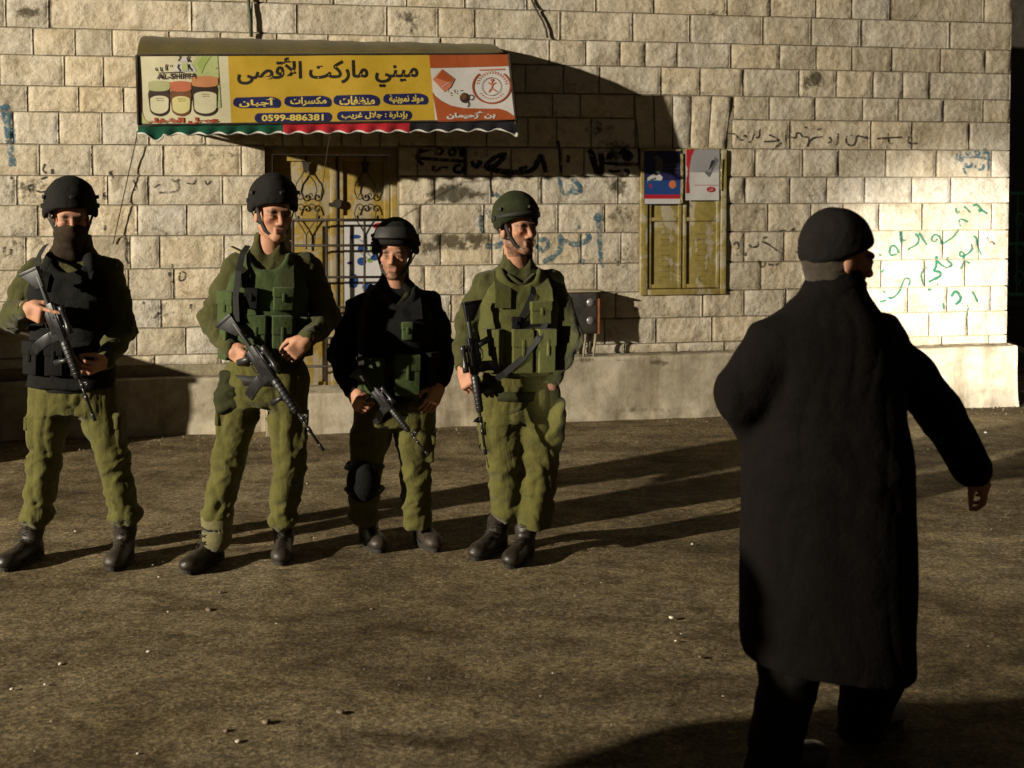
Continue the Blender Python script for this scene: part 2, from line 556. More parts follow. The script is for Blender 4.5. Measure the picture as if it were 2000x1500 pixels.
STONES = []      # (u0, u1, z0, z1, seed, slantL, slantR)
for r in range(len(ROW_Z) - 1):
    z1, z0 = ROW_Z[r], ROW_Z[r + 1]
    ym = (ROW_Y[r] + ROW_Y[r + 1]) / 2
    if r in JOINTS:
        us = [wl(x, ym)[0] for x in JOINTS[r]]
    else:
        us, u = [], U_BEG
        while u < U_END - 0.4:
            u += random.uniform(0.28, 0.55)
            us.append(u)
    full = []
    u = us[0]
    while u > U_BEG + 0.3:
        u -= random.uniform(0.28, 0.5)
        full.append(u)
    full = sorted(full)[1:] + us
    edges = [U_BEG] + full + [U_END]
    segs = list(zip(edges[:-1], edges[1:]))
    out = []
    zc = (z0 + z1) / 2
    for a, b in segs:
        parts = [(a, b)]
        holes = []
        if zc < DOOR[2] and zc > DOOR_Z0: holes.append((DOOR[0], DOOR[1]))
        if zc < WIN[3] and zc > WIN[2] - 0.02: holes.append((WIN[0], WIN[1]))
        if r == 8: holes.append((DOOR[0], DOOR[1]))
        if r in (7, 8): holes.append((wl(1240, ym)[0], wl(1427, ym)[0]))
        for h0, h1 in holes:
            nx = []
            for p, q in parts:
                if q <= h0 or p >= h1: nx.append((p, q))
                else:
                    if h0 - p > 0.05: nx.append((p, h0))
                    if q - h1 > 0.05: nx.append((h1, q))
            parts = nx
        out += parts
    for a, b in out:
        if b - a > 0.03:
            STONES.append((a, b, z0, z1, random.random() * 100, 0.0, 0.0))
# flat arch over the door, flat arch over the window
ya, yb = ROW_Y[8], ROW_Y[9]
js = [515, 553, 591, 629, 667, 704, 741, 779]
for a, b in zip(js[:-1], js[1:]):
    ua, ub = wl(a, 265)[0], wl(b, 265)[0]
    k = (wl((a + b) / 2, 265)[0] - (DOOR[0] + DOOR[1]) / 2) * 0.06
    STONES.append((ua, ub, DOOR[2] + 0.003, ROW_Z[8], random.random() * 100, k, k))
jb = [1247, 1279, 1313, 1347, 1382, 1415]
jt = [1238, 1276, 1313, 1350, 1389, 1429]
for i in range(5):
    ua, ub = wl(jb[i], 290)[0], wl(jb[i + 1], 290)[0]
    ta, tb = wl(jt[i], 192)[0], wl(jt[i + 1], 192)[0]
    STONES.append((ua, ub, WIN[3] + 0.003, ROW_Z[7], random.random() * 100, ta - ua, tb - ub))


def rock(u, z, st):
    "height of a hewn stone's face in front of the wall plane"
    a, b, z0, z1, sd, sl, sr = st
    w, h = b - a, z1 - z0
    s = np.clip((z - z0) / h, 0, 1)
    ua, ub = a + sl * s, b + sr * s
    e = np.minimum(np.minimum(u - ua, ub - u), np.minimum(z - z0, z1 - z))
    k = np.clip(e / 0.022, 0, 1)
    k = k * (2 - k)
    p = np.stack([u * 6 + sd, z * 6 - sd, np.full(len(u), sd)], 1)
    n = fbm(p, 4)
    q = perlin(p * 0.7 + 40)
    facet = np.abs(perlin(np.stack([u * 4.5 + z * 3 + sd, z * 4.5 - u * 2, np.full(len(u), sd * 0.7)], 1)))
    return k * (0.010 + 0.008 * n + 0.007 * q + 0.012 * facet)


def build_building():
    root = empty('stone_building', WALL_O, WALL_A, 'pale cut limestone building with shop door, yellow shutters and graffiti', 'building')
    M_MORTAR = simple('mortar', (0.22, 0.19, 0.125), 0.95, 0.25, 60, 0.6, 0.006)
    wall = MB()
    top = ROW_Z[0]
    # backing wall in three runs so that the door and window openings stay open
    y0, y1 = 0.005, 0.45
    wall.box(U_BEG, DOOR[0], y0, y1, 0, top)
    wall.box(DOOR[0], DOOR[1], y0, y1, DOOR[2], top)
    wall.box(DOOR[1], WIN[0], y0, y1, 0, top)
    wall.box(WIN[0], WIN[1], y0, y1, WIN[3], top)
    wall.box(WIN[0], WIN[1], y0, y1, 0, WIN[2])
    wall.box(WIN[1], U_END - 0.02, y0, y1, 0, top)
    wall.box(DOOR[0], DOOR[1], y0, y1, 0, DOOR_Z0 - 0.04)
    w = wall.build('wall', M_MORTAR, root)
    side = MB()
    side.box(U_END - 0.45, U_END - 0.012, 0.452, 9, 0, top)
    side.build('side_wall', M_MORTAR, root)
    for st in STONES:
        a, b, z0, z1, sd, sl, sr = st
        g = 0.0045
        nu = max(4, int((b - a) / 0.035))
        nz = max(4, int((z1 - z0) / 0.035))
        s = np.linspace(0, 1, nu + 1)
        t = np.linspace(0, 1, nz + 1)
        # denser near the border so that the edge is crisp
        s = np.concatenate([[0, 0.025], s[1:-1], [0.975, 1]])
        t = np.concatenate([[0, 0.045], t[1:-1], [0.955, 1]])
        S, T = np.meshgrid(s, t, indexing='ij')
        j = 0.004 * perlin(np.stack([T.ravel() * 3 + sd, S.ravel() * 3, S.ravel() * 0], 1))
        Z = z0 + g + (z1 - z0 - 2 * g) * T.ravel() + j * ((T.ravel() < 0.01) | (T.ravel() > 0.99))
        A = a + g + sl * T.ravel()
        B = b - g + sr * T.ravel()
        U = A + (B - A) * S.ravel() + j * ((S.ravel() < 0.01) | (S.ravel() > 0.99))
        H = rock(U, Z, st)
        V = np.stack([U, -H, Z], 1)
        n1, n2 = len(s), len(t)
        f = [(i * n2 + k, (i + 1) * n2 + k, (i + 1) * n2 + k + 1, i * n2 + k + 1) for i in range(n1 - 1) for k in range(n2 - 1)]
        ring = [i * n2 for i in range(n1)] + [(n1 - 1) * n2 + k for k in range(1, n2)] + \
               [i * n2 + n2 - 1 for i in range(n1 - 2, -1, -1)] + [k for k in range(n2 - 2, 0, -1)]
        base = len(V)
        back = V[ring].copy()
        back[:, 1] = 0.03
        V = np.concatenate([V, back])
        m = len(ring)
        f += [(ring[i], base + i, base + (i + 1) % m, ring[(i + 1) % m])[::-1] for i in range(m)]
        c = V[:, [0, 2]].mean(0)
        V2 = V - np.array([c[0], 0, c[1]])
        o = mesh_np('stone', V2, f, M_STONE, root, True)
        o.location = (c[0], 0, c[1])
        at = o.data.attributes.new('stain', 'FLOAT', 'POINT')
        at.data.foreach_set('value', stain_at(V[:, 0], V[:, 2]))

    # plinth of rough plaster, left and right of the door
    def plinth(u0, u1, ztop, d, name):
        us = np.arange(u0, u1 + 0.001, (u1 - u0) / max(2, round((u1 - u0) / 0.04)))
        prof = [(-0.02, 0.0)] + [(k, 0.0) for k in np.arange(0, d - 0.01, 0.03)] + [(d - 0.006, -0.0015), (d, -0.012)]
        zz = np.linspace(ztop - 0.03, -0.05, 18)
        prof = [(dd, ztop + q) for dd, q in prof] + [(d, z) for z in zz]
        V = []
        for u in us:
            for dd, z in prof:
                V.append((u, -dd, z))
        V = np.array(V)
        n = len(prof)
        k = np.clip((V[:, 1] + d) / -0.02 + 1, 0, 1)
        nn = fbm(np.stack([V[:, 0] * 3, V[:, 2] * 3, V[:, 0] * 0 + 5], 1), 4)
        n2 = fbm(np.stack([V[:, 0] * 1.2, V[:, 1] * 8, V[:, 2] * 1.2], 1), 3)
        front = V[:, 1] < -d + 0.012
        low = np.clip(1 - V[:, 2] / 0.14, 0, 1)
        V[:, 1] -= np.where(front, 0.012 * nn + 0.03 * low * (0.5 + nn), 0)
        V[:, 2] += np.where(V[:, 2] > ztop - 0.05, 0.012 * n2, 0)
        m = len(us)
        f = [(i * n + j, (i + 1) * n + j, (i + 1) * n + j + 1, i * n + j + 1) for i in range(m - 1) for j in range(n - 1)]
        f += [tuple(range(n))[::-1], tuple((m - 1) * n + j for j in range(n))]
        # close the back
        o = mesh_np(name, V, f, M_PLASTER, root, True)
        s = np.zeros(len(V))
        for px, py, rx, ry, wgt in [(1290, 708, 26, 9, .9), (1150, 702, 40, 6, .8), (1215, 703, 30, 6, .7), (1360, 708, 20, 6, .6), (1395, 716, 20, 10, .5),
                                    (1530, 690, 120, 8, .4), (290, 765, 14, 25, .4), (400, 780, 12, 30, .45), (330, 760, 70, 12, .3), (1865, 730, 10, 10, .3), (1260, 800, 180, 14, .5)]:
            a_, b_ = wl(px, py, d)
            s = np.maximum(s, wgt * np.exp(-((V[:, 0] - a_) / (rx / 245)) ** 2 - ((V[:, 2] - b_) / (ry / 245)) ** 2))
        s = np.maximum(s, np.where((V[:, 1] > -d + 0.03) & (V[:, 2] > ztop - 0.02), 0.55, 0))      # moss, plus the dimness of grazing light painted along the ledge
        at = o.data.attributes.new('stain', 'FLOAT', 'POINT')
        at.data.foreach_set('value', s)
        return o

    plinth(wl(778, 740, .2)[0] + 0.02, U_END - 0.02, wl(1300, 690, .1)[1], 0.19, 'plinth')
    plinth(U_BEG, DOOR[0] - 0.01, wl(300, 738, .06)[1], 0.11, 'plinth')
    st = MB()
    st.box(DOOR[0] - 0.005, DOOR[1] + 0.015, -0.30, 0.3, -0.05, DOOR_Z0 - 0.005)
    st.build('door_step', M_PLASTER, root, 0.012)

    # door: two leaves of yellow sheet metal in a recess
    M_YEL = m_peeling('yellow door paint', (0.27, 0.19, 0.04), (0.27, 0.24, 0.18), (0.07, 0.045, 0.028), 0.8)
    M_DARKMETAL = simple('dark iron', (0.035, 0.028, 0.022), 0.6, 0.3, 40, 0.3)
    door = empty('door', (0, 0, 0))
    door.parent = root
    u0, u1, zt = DOOR
    um = wl(659, 400)[0]
    fr = MB()
    for a, b in ((u0, u0 + 0.05), (u1 - 0.05, u1)):
        fr.box(a, b, 0.06, 0.16, DOOR_Z0 - 0.04, zt)
    fr.box(u0 + 0.05, u1 - 0.05, 0.06, 0.16, zt - 0.05, zt)
    fr.build('door_frame', M_YEL, door, 0.004)
    for a, b in ((u0 + 0.055, um - 0.004), (um + 0.004, u1 - 0.055)):
        leaf = MB()
        leaf.box(a, b, 0.115, 0.145, DOOR_Z0 - 0.03, zt - 0.055)
        lo = leaf.build('door_leaf', M_YEL, door, 0.003)
        rails = MB()
        rails.box(a + 0.002, a + 0.045, 0.095, 0.1145, DOOR_Z0 - 0.02, zt - 0.06)
        rails.box(b - 0.045, b - 0.002, 0.095, 0.1145, DOOR_Z0 - 0.02, zt - 0.06)
        for zz in (zt - 0.10, wl(650, 432)[1], wl(650, 560)[1], DOOR_Z0 - 0.02):
            rails.box(a + 0.045, b - 0.045, 0.097, 0.1145, zz, zz + 0.04)
        rails.build('rail', M_YEL, lo, 0.003)
        # wrought scroll ornament on the leaf
        cx = (a + b) / 2 + 0.01
        sy = 0.085
        s = MB()
        zc = wl(715, 394)[1]

        def sp(c0, c1, sgn, turns, r0, flip):
            pts = []
            for k in range(26):
                t = k / 25
                ang = t * turns * 2 * PI
                r = r0 * (1 - 0.78 * t)
                pts.append((c0 + sgn * (r * math.cos(ang) - r0) * 1.0 + sgn * r0, sy, c1 + flip * r * math.sin(ang)))
            return pts
        for sg in (-1, 1):
            for fl in (-1, 1):
                s.tube([(cx + sg * 0.038 + 0.030 * (1 - .75 * k / 24) * math.cos(PI * (0.0 + 2.2 * k / 24)) * sg, sy,
                         zc + fl * (0.045 + 0.032 * (1 - .75 * k / 24) * math.sin(PI * (0.0 - 2.2 * k / 24)) * 1.0)) for k in range(25)], 0.0045, 6)
                s.tube([(cx + sg * 0.068, sy, zc + fl * 0.045), (cx + sg * 0.082, sy, zc + fl * 0.085), (cx + sg * 0.070, sy, zc + fl * 0.14),
                        (cx + sg * 0.034, sy, zc + fl * 0.19), (cx + sg * 0.004, sy, zc + fl * 0.245)], 0.0045, 6)
        s.tube([(cx, sy, zt - 0.06), (cx, sy, zc + 0.245)], 0.006, 6)
        s.tube([(cx, sy, zc - 0.245), (cx, sy, zc - 0.36)], 0.006, 6)
        s.build('scroll', M_DARKMETAL, lo, smooth=True)
        crest = MB()
        crest.prism([(cx - 0.03, zc + 0.30), (cx + 0.03, zc + 0.30), (cx + 0.02, zc + 0.24), (cx, zc + 0.21), (cx - 0.02, zc + 0.24)], sy - 0.006, sy + 0.006)
        crest.build('scroll_crest', M_DARKMETAL, lo)
    lk = MB()
    lk.tube([(um, 0.09, zt - 0.06), (um, 0.09, DOOR_Z0)], 0.008, 6)
    c = wl(659, 398)
    lk.tube([(c[0], 0.07, c[1]), (c[0], 0.11, c[1])], 0.034, 14)
    lk.box(c[0] - 0.06, c[0] - 0.02, 0.08, 0.112, c[1] - 0.02, c[1] + 0.008)
    lk.build('lock', M_DARKMETAL, door, smooth=False)

    # window shutters
    M_YEL2 = m_peeling('yellow shutter paint', (0.25, 0.20, 0.06), (0.36, 0.33, 0.25), (0.075, 0.06, 0.026), 0.75)
    u0, u1, z0, z1 = WIN
    sh = empty('window', (0, 0, 0))
    sh.parent = root
    fr = MB()
    t = 0.045
    fr.box(u0 - 0.012, u0 + t, -0.035, 0.03, z0, z1)
    fr.box(u1 - t, u1 + 0.0, -0.035, 0.03, z0, z1)
    fr.box(u0 + t, u1 - t, -0.033, 0.03, z0, z0 + t)
    fr.box(u0 + t, u1 - t, -0.033, 0.03, z1 - t * 0.8, z1)
    fr.build('window_frame', M_YEL2, sh, 0.004)
    um = wl(1331, 440)[0]
    zm = wl(1331, 428)[1]
    for a, b in ((u0 + t + 0.003, um - 0.004), (um + 0.004, u1 - t - 0.003)):
        lf = MB()
        lf.box(a, b, -0.008, 0.02, z0 + t + 0.003, z1 - t - 0.003)
        lo = lf.build('shutter_leaf', M_YEL2, sh, 0.002)
        rl = MB()
        w_ = 0.03
        for p, q in ((a + 0.002, a + w_), (b - w_, b - 0.002)):
            rl.box(p, q, -0.024, -0.0085, z0 + t + 0.006, z1 - t - 0.006)
        for zz in (z0 + t + 0.008, zm - 0.015, z1 - t - 0.04):
            rl.box(a + w_, b - w_, -0.022, -0.0085, zz, zz + 0.03)
        rl.build('rail', M_YEL2, lo, 0.003)
        for k in range(9):
            zz = z0 + t + 0.10 + k * 0.042
            sl = MB()
            mm = (a + b) / 2
            sl.box(mm - 0.036, mm + 0.036, -0.003, 0.003, -0.003, 0.003, Matrix.Translation((0, -0.0085, zz)) @ Matrix.Rotation(0.6, 4, 'X') @ Matrix.Translation((0, 0, 0)))
            sl.build('louvre', M_YEL2, lo)
    # pipe and cable on the wall
    pp = MB()
    pts = [(wl(484, -150)[0], -0.045, wl(484, -150)[1])] + [(wl(x, y, .045)[0], -0.045, wl(x, y, .045)[1]) for x, y in ((484, -60), (485, 0), (489, 40), (491, 72))]
    pp.tube(pts, 0.013, 8)
    pp.build('drain_pipe', simple('green pipe', (0.05, 0.06, 0.03), 0.6), root, smooth=True)
    cb = MB()
    cb.tube([(wl(x, y, .03)[0], -0.035, wl(x, y, .03)[1]) for x, y in ((1005, -150), (1030, -40), (1038, 0), (1050, 25), (1060, 42), (1066, 58), (1069, 74))], 0.008, 6)
    cb.build('cable', M_DARKMETAL, root, smooth=True)
    return root


def m_peeling(name, paint, under, rust, amount):
    t = NT(name)
    c = t.n('ShaderNodeNewGeometry').outputs['Position']
    a = t.noise(4.2, c, 7, 0.7, 0.7)
    b = t.noise(22, c, 6, 0.7)
    st = t.n('ShaderNodeVectorMath', {0: c, 1: (14, 14, 2.2)}, operation='MULTIPLY').outputs[0]
    dr = t.noise(1.0, st, 5, 0.65)
    col = t.mix(0.7, (*paint, 1), t.ramp(b, (0.3, (0.55, 0.5, 0.4)), (0.6, (1.05, 1.05, 1.05))), 'MULTIPLY')
    k = t.ramp(t.math('ADD', t.math('MULTIPLY', a, 0.6), t.math('MULTIPLY', dr, 0.4)), (0.62 - amount * 0.16, 0.0), (0.66 - amount * 0.16, 1.0))
    col = t.mix(t.math('MULTIPLY', k, 0.75), col, (*under, 1))
    r = t.ramp(t.noise(7.5, c, 7, 0.75, 0.4), (0.60, 0.0), (0.70, 1.0))
    col = t.mix(t.math('MULTIPLY', r, 0.8), col, (*rust, 1))
    h = t.math('SUBTRACT', t.math('MULTIPLY', b, 0.3), t.math('MULTIPLY', k, 0.5))
    return t.out(col, 0.55, t.bump(h, 0.5, 0.004), 0.35)


BUILDING = build_building()


# ------------------------------------------------------------------ graffiti: paint strokes that follow the stones
def wall_h(u, z):
    h = np.full(len(u), -0.012)
    for st in STONES:
        a, b, z0, z1 = st[:4]
        m = (u > min(a, a + st[5]) + 0.004) & (u < max(b, b + st[6]) - 0.004) & (z > z0 + 0.004) & (z < z1 - 0.004)
        if m.any():
            h[m] = np.maximum(h[m], rock(u[m], z[m], st))
    return h


def smooth_line(pts, step=1.6):
    p = np.array(pts, float)
    if len(p) < 3:
        q = p
    else:
        for _ in range(2):
            q = [p[0]]
            for a, b in zip(p[:-1], p[1:]):
                q += [a * 0.75 + b * 0.25, a * 0.25 + b * 0.75]
            q.append(p[-1])
            p = np.array(q)
        q = p
    out = [q[0]]
    for a, b in zip(q[:-1], q[1:]):
        n = max(1, int(np.linalg.norm(b - a) / step))
        out += [a + (b - a) * k / n for k in range(1, n + 1)]
    return np.array(out)


def graffiti(strokes, width, mat, label):
    V, F = [], []
    for si, s in enumerate(strokes):
        wpx = width
        if isinstance(s, tuple):
            s, wpx = s
        p = smooth_line(s)
        d = np.gradient(p, axis=0) if len(p) > 1 else np.array([[1, 0]])
        d = d / (np.linalg.norm(d, axis=1)[:, None] + 1e-6)
        nrm = np.stack([-d[:, 1], d[:, 0]], 1)
        jit = 1 + 0.35 * perlin(np.stack([p[:, 0] * 0.09, p[:, 1] * 0.09, np.full(len(p), si * 3.1)], 1))
        w = wpx * 0.66 * jit
        base = len(V)
        cols = 5
        for i in range(len(p)):
            for k in range(cols):
                q = p[i] + nrm[i] * w[i] * (k / (cols - 1) * 2 - 1)
                u, z = wl(q[0], q[1], 0.012)
                V.append((u, z))
        for i in range(len(p) - 1):
            for k in range(cols - 1):
                a = base + i * cols + k
                F.append((a, a + cols, a + cols + 1, a + 1))
    V = np.array(V)
    H = wall_h(V[:, 0], V[:, 1]) + 0.0028
    o = mesh_np('graffiti', np.stack([V[:, 0], -H, V[:, 1]], 1), F, mat, BUILDING, True)
    o['label'] = label
    o['kind'] = 'stuff'


def m_spray(name, col, hole=0.47):
    t = NT(name)
    c = t.n('ShaderNodeNewGeometry').outputs['Position']
    n = t.noise(48, c, 6, 0.75)
    n2 = t.noise(9, c, 4, 0.6)
    k = t.ramp(t.math('ADD', t.math('MULTIPLY', n, 0.7), t.math('MULTIPLY', n2, 0.3)), (hole - 0.08, 0.0), (hole + 0.07, 0.9))
    t.put(t.b.inputs['Alpha'], k)
    return t.out(col, 0.85, None, 0.2)


def dot(x, y, r=3):
    return ([(x - r * .5, y), (x + r * .5, y + .5)], r * 1.6)


SP_BLACK = m_spray('black spray', (0.012, 0.012, 0.012), 0.42)
SP_FAINT = m_spray('faded black spray', (0.03, 0.027, 0.02), 0.47)
SP_BLUE = m_spray('blue spray', (0.05, 0.13, 0.18), 0.495)
SP_GREEN = m_spray('green spray', (0.012, 0.13, 0.08), 0.43)
# arrow mark with digits, twice in black and once in blue
graffiti([[(903, 288), (908, 292), (908, 342)], [(905, 315), (860, 312), (820, 309)], ([(824, 290), (812, 309), (826, 322)], 6), ([(822, 297), (842, 293)], 4),
          ([(853, 291), (850, 300), (860, 302), (866, 294), (858, 289), (853, 291)], 4), ([(879, 291), (876, 302), (888, 303), (890, 293), (882, 289)], 5),
          ([(893, 288), (905, 292), (897, 297), (907, 301), (897, 304)], 5), ([(850, 325), (845, 327), (846, 334), (858, 332), (860, 326)], 4), ([(862, 326), (875, 327)], 3),
          ([(900, 322), (888, 324), (886, 336), (902, 338), (905, 326)], 5)], 5, SP_BLACK, 'black arrow and digits sprayed beside the door')
graffiti([([(922, 314), (924, 326), (938, 322), (940, 314)], 6), ([(935, 312), (930, 330)], 5),
          ([(985, 300), (960, 310), (947, 325), (955, 330), (975, 318), (987, 303), (985, 298)], 7), ([(950, 328), (975, 335), (1010, 338), (1042, 334), (1052, 310), (1057, 303), (1062, 320), (1066, 337)], 8),
          ([(1013, 330), (1030, 326)], 5), ([(1090, 275), (1094, 310), (1096, 340)], 4), dot(1110, 310, 7), ([(960, 335), (957, 360), (962, 385)], 3.5),
          ([(1150, 292), (1156, 300), (1160, 320), (1166, 338), (1174, 336), (1175, 312), (1173, 300)], 9), ([(1176, 318), (1210, 321), (1248, 321)], 5),
          ([(1190, 300), (1186, 308), (1196, 308), (1196, 300), (1190, 298)], 5), ([(1210, 295), (1222, 300), (1220, 310), (1232, 308), (1226, 296), (1214, 293)], 9),
          ([(1188, 333), (1200, 336), (1212, 333)], 4), ([(1218, 332), (1228, 333), (1226, 342), (1216, 342)], 4), ([(1248, 288), (1250, 330)], 4)],
         6, SP_BLACK, 'black scribbled letters in the shade of the awning')
graffiti([([(1926, 292), (1931, 300), (1930, 334)], 4), ([(1930, 310), (1905, 306), (1875, 307)], 4), ([(1880, 300), (1867, 306), (1880, 314)], 6),
          ([(1887, 293), (1886, 302), (1894, 302), (1894, 293), (1887, 293)], 4), ([(1905, 294), (1904, 302), (1913, 303), (1912, 294), (1905, 294)], 4), ([(1918, 300), (1926, 298), (1922, 290)], 4),
          ([(1886, 318), (1884, 326), (1896, 326), (1897, 318)], 4), dot(1905, 325, 3), ([(1913, 320), (1921, 322), (1920, 331), (1911, 331)], 4), ([(1880, 328), (1886, 340)], 3)],
         4, SP_BLUE, 'blue arrow and digits sprayed near the corner')
graffiti([([(1091, 340), (1097, 378), (1105, 379), (1117, 374)], 5), ([(1117, 348), (1138, 372), (1120, 378), (1113, 360)], 8), ([(1068, 345), (1066, 352)], 8),
          ([(1092, 458), (1098, 480), (1085, 500), (1060, 512)], 8), ([(1098, 468), (1118, 478), (1140, 474), (1152, 464), (1146, 455)], 8), ([(1165, 415), (1170, 460), (1174, 522)], 7),
          ([(1137, 505), (1133, 516)], 9), ([(1158, 425), (1175, 430), (1172, 420)], 6), ([(1133, 440), (1130, 448)], 5), ([(940, 420), (938, 440), (943, 455)], 7), ([(950, 408), (957, 424)], 6),
          ([(965, 377), (980, 390)], 6), ([(948, 480), (968, 482), (982, 474)], 8), ([(1047, 478), (1060, 495), (1072, 480), (1066, 465), (1052, 470)], 6)],
         7, SP_BLUE, 'blue smeared letters behind the soldier with the olive vest')
graffiti([([(4, 205), (8, 215), (14, 250), (20, 290), (25, 325)], 10), ([(10, 205), (16, 212), (24, 250), (25, 280)], 8), ([(2, 222), (10, 220)], 10)], 9, SP_BLUE, 'long blue stroke by the wall end')
k = 390 / 2000
L = lambda pts: [(1410 + x * k, 230 + y * k) for x, y in pts]
graffiti([L([(60, 155), (130, 160), (160, 200), (150, 225)]), L([(175, 210), (200, 230), (240, 205), (235, 170), (210, 190)]), L([(260, 245), (300, 240), (330, 130)]), L([(340, 200), (375, 195), (380, 110)]),
          L([(470, 170), (530, 200), (580, 232), (420, 240)]), L([(500, 325), (590, 250)]), L([(660, 140), (630, 180), (650, 250)]), L([(690, 195), (740, 205), (735, 155), (780, 150), (800, 195), (880, 190), (850, 290)]),
          L([(855, 290), (900, 200), (1010, 190)]), L([(1070, 190), (1090, 240), (1050, 250)]), L([(1155, 155), (1155, 260), (1130, 270)]), L([(1250, 180), (1230, 240), (1280, 285), (1340, 260), (1340, 180), (1400, 185), (1470, 215), (1440, 180)]),
          L([(1290, 175), (1300, 180)]), L([(820, 95), (850, 100)]), L([(950, 118), (1000, 110)]), L([(1660, 150), (1670, 260), (1710, 255)]), L([(1550, 210), (1650, 200), (1800, 195)]),
          L([(1870, 180), (1865, 260), (1960, 255)]), L([(260, 140), (250, 155)])], 2.6, SP_FAINT, 'thin black handwritten line above the bystander')
k2 = 260 / 1500
L2 = lambda pts: [(1690 + x * k2, 380 + y * k2) for x, y in pts]
graffiti([L2([(1210, 125), (1260, 110), (1300, 170), (1370, 215)]), (L2([(1270, 190), (1310, 165)]), 5), L2([(1020, 150), (1030, 215), (1060, 190)]), L2([(1110, 130), (1180, 200)]), L2([(1150, 310), (1080, 270), (1045, 300), (1070, 360)]),
          (L2([(1055, 390), (1000, 470), (880, 550)]), 3), L2([(860, 560), (840, 470), (780, 440), (735, 500), (770, 540), (810, 500)]), L2([(560, 440), (600, 480), (590, 560), (480, 620)]), L2([(600, 430), (690, 570)]),
          (L2([(400, 410), (400, 470), (410, 540)]), 6), L2([(450, 520), (420, 510)]), L2([(370, 660), (340, 580), (280, 570), (260, 690), (350, 670)]), L2([(170, 670), (160, 690)]),
          L2([(1220, 465), (1255, 490), (1260, 570), (1310, 680)]), L2([(1185, 555), (1205, 620), (1120, 690), (1060, 700), (1060, 640), (1110, 650), (1110, 760), (1070, 840)]), L2([(1130, 750), (1180, 780)]),
          L2([(940, 700), (915, 740), (1000, 790), (900, 830)]), L2([(800, 690), (820, 770), (900, 820)]), (L2([(800, 700), (800, 820), (760, 860), (850, 870), (850, 920), (780, 950)]), 4),
          L2([(700, 815), (640, 860), (620, 920), (650, 1020)]), L2([(800, 1010), (820, 1015)]), L2([(700, 1070), (740, 1070)]), L2([(710, 985), (780, 950)]),
          (L2([(480, 1030), (510, 960), (450, 930), (420, 1000), (380, 1100), (300, 1170), (250, 1160)]), 3), L2([(200, 1080), (220, 1110)]), L2([(210, 840), (180, 880)]), L2([(160, 1210), (230, 1190)]),
          (L2([(960, 1150), (1010, 1070), (1085, 1170), (1010, 1240)]), 4), (L2([(1140, 1240), (1155, 1320), (1140, 1400), (1140, 1480)]), 3), L2([(1190, 1070), (1260, 1210)]), L2([(870, 1220), (875, 1290)])],
         3.2, SP_GREEN, 'green handwritten lines on the bright corner')
graffiti([[(1432, 478), (1440, 470), (1444, 484), (1436, 488)], [(1462, 478), (1470, 484), (1482, 480), (1480, 472)], [(1488, 472), (1500, 476), (1510, 484), (1518, 490)], [(1490, 465), (1498, 463)],
          [(1482, 508), (1484, 520), (1492, 522), (1494, 512)], [(1500, 516), (1512, 518), (1526, 512)], dot(1456, 496, 3), dot(1440, 496, 3), [(1556, 482), (1562, 488), (1556, 494)], [(1545, 450), (1552, 446)],
          [(1928, 463), (1932, 478), (1936, 470), (1942, 478)], [(1520, 452), (1534, 450)], [(1410, 470), (1414, 480)]], 3, SP_FAINT, 'small black scrawl right of the shutters')
graffiti([[(65, 360), (52, 365), (60, 372), (56, 384)], [(70, 372), (80, 376), (96, 372), (104, 366)], [(80, 350), (92, 345)], [(345, 352), (352, 368), (340, 376), (310, 376)], [(335, 350), (342, 356), (350, 350)],
          [(365, 358), (380, 360), (383, 348)], [(400, 352), (404, 362), (412, 354)], [(445, 350), (448, 356)], [(300, 366), (312, 360)], [(260, 352), (268, 366), (262, 372)], dot(102, 336, 6), dot(203, 382, 6), dot(215, 338, 6),
          [(212, 336), (222, 344), (216, 354)], dot(205, 445, 5), dot(22, 345, 5), dot(8, 488, 6), dot(21, 492, 5), [(243, 460), (248, 480), (244, 500), (250, 515)], [(355, 530), (364, 534), (360, 548), (348, 548), (352, 532)],
          dot(330, 535, 4), dot(336, 520, 5), dot(280, 590, 4), dot(372, 598, 4), [(300, 622), (310, 610)], [(88, 320), (82, 332), (90, 338)]], 2.8, SP_FAINT, 'faint black scribbles above the masked soldier')
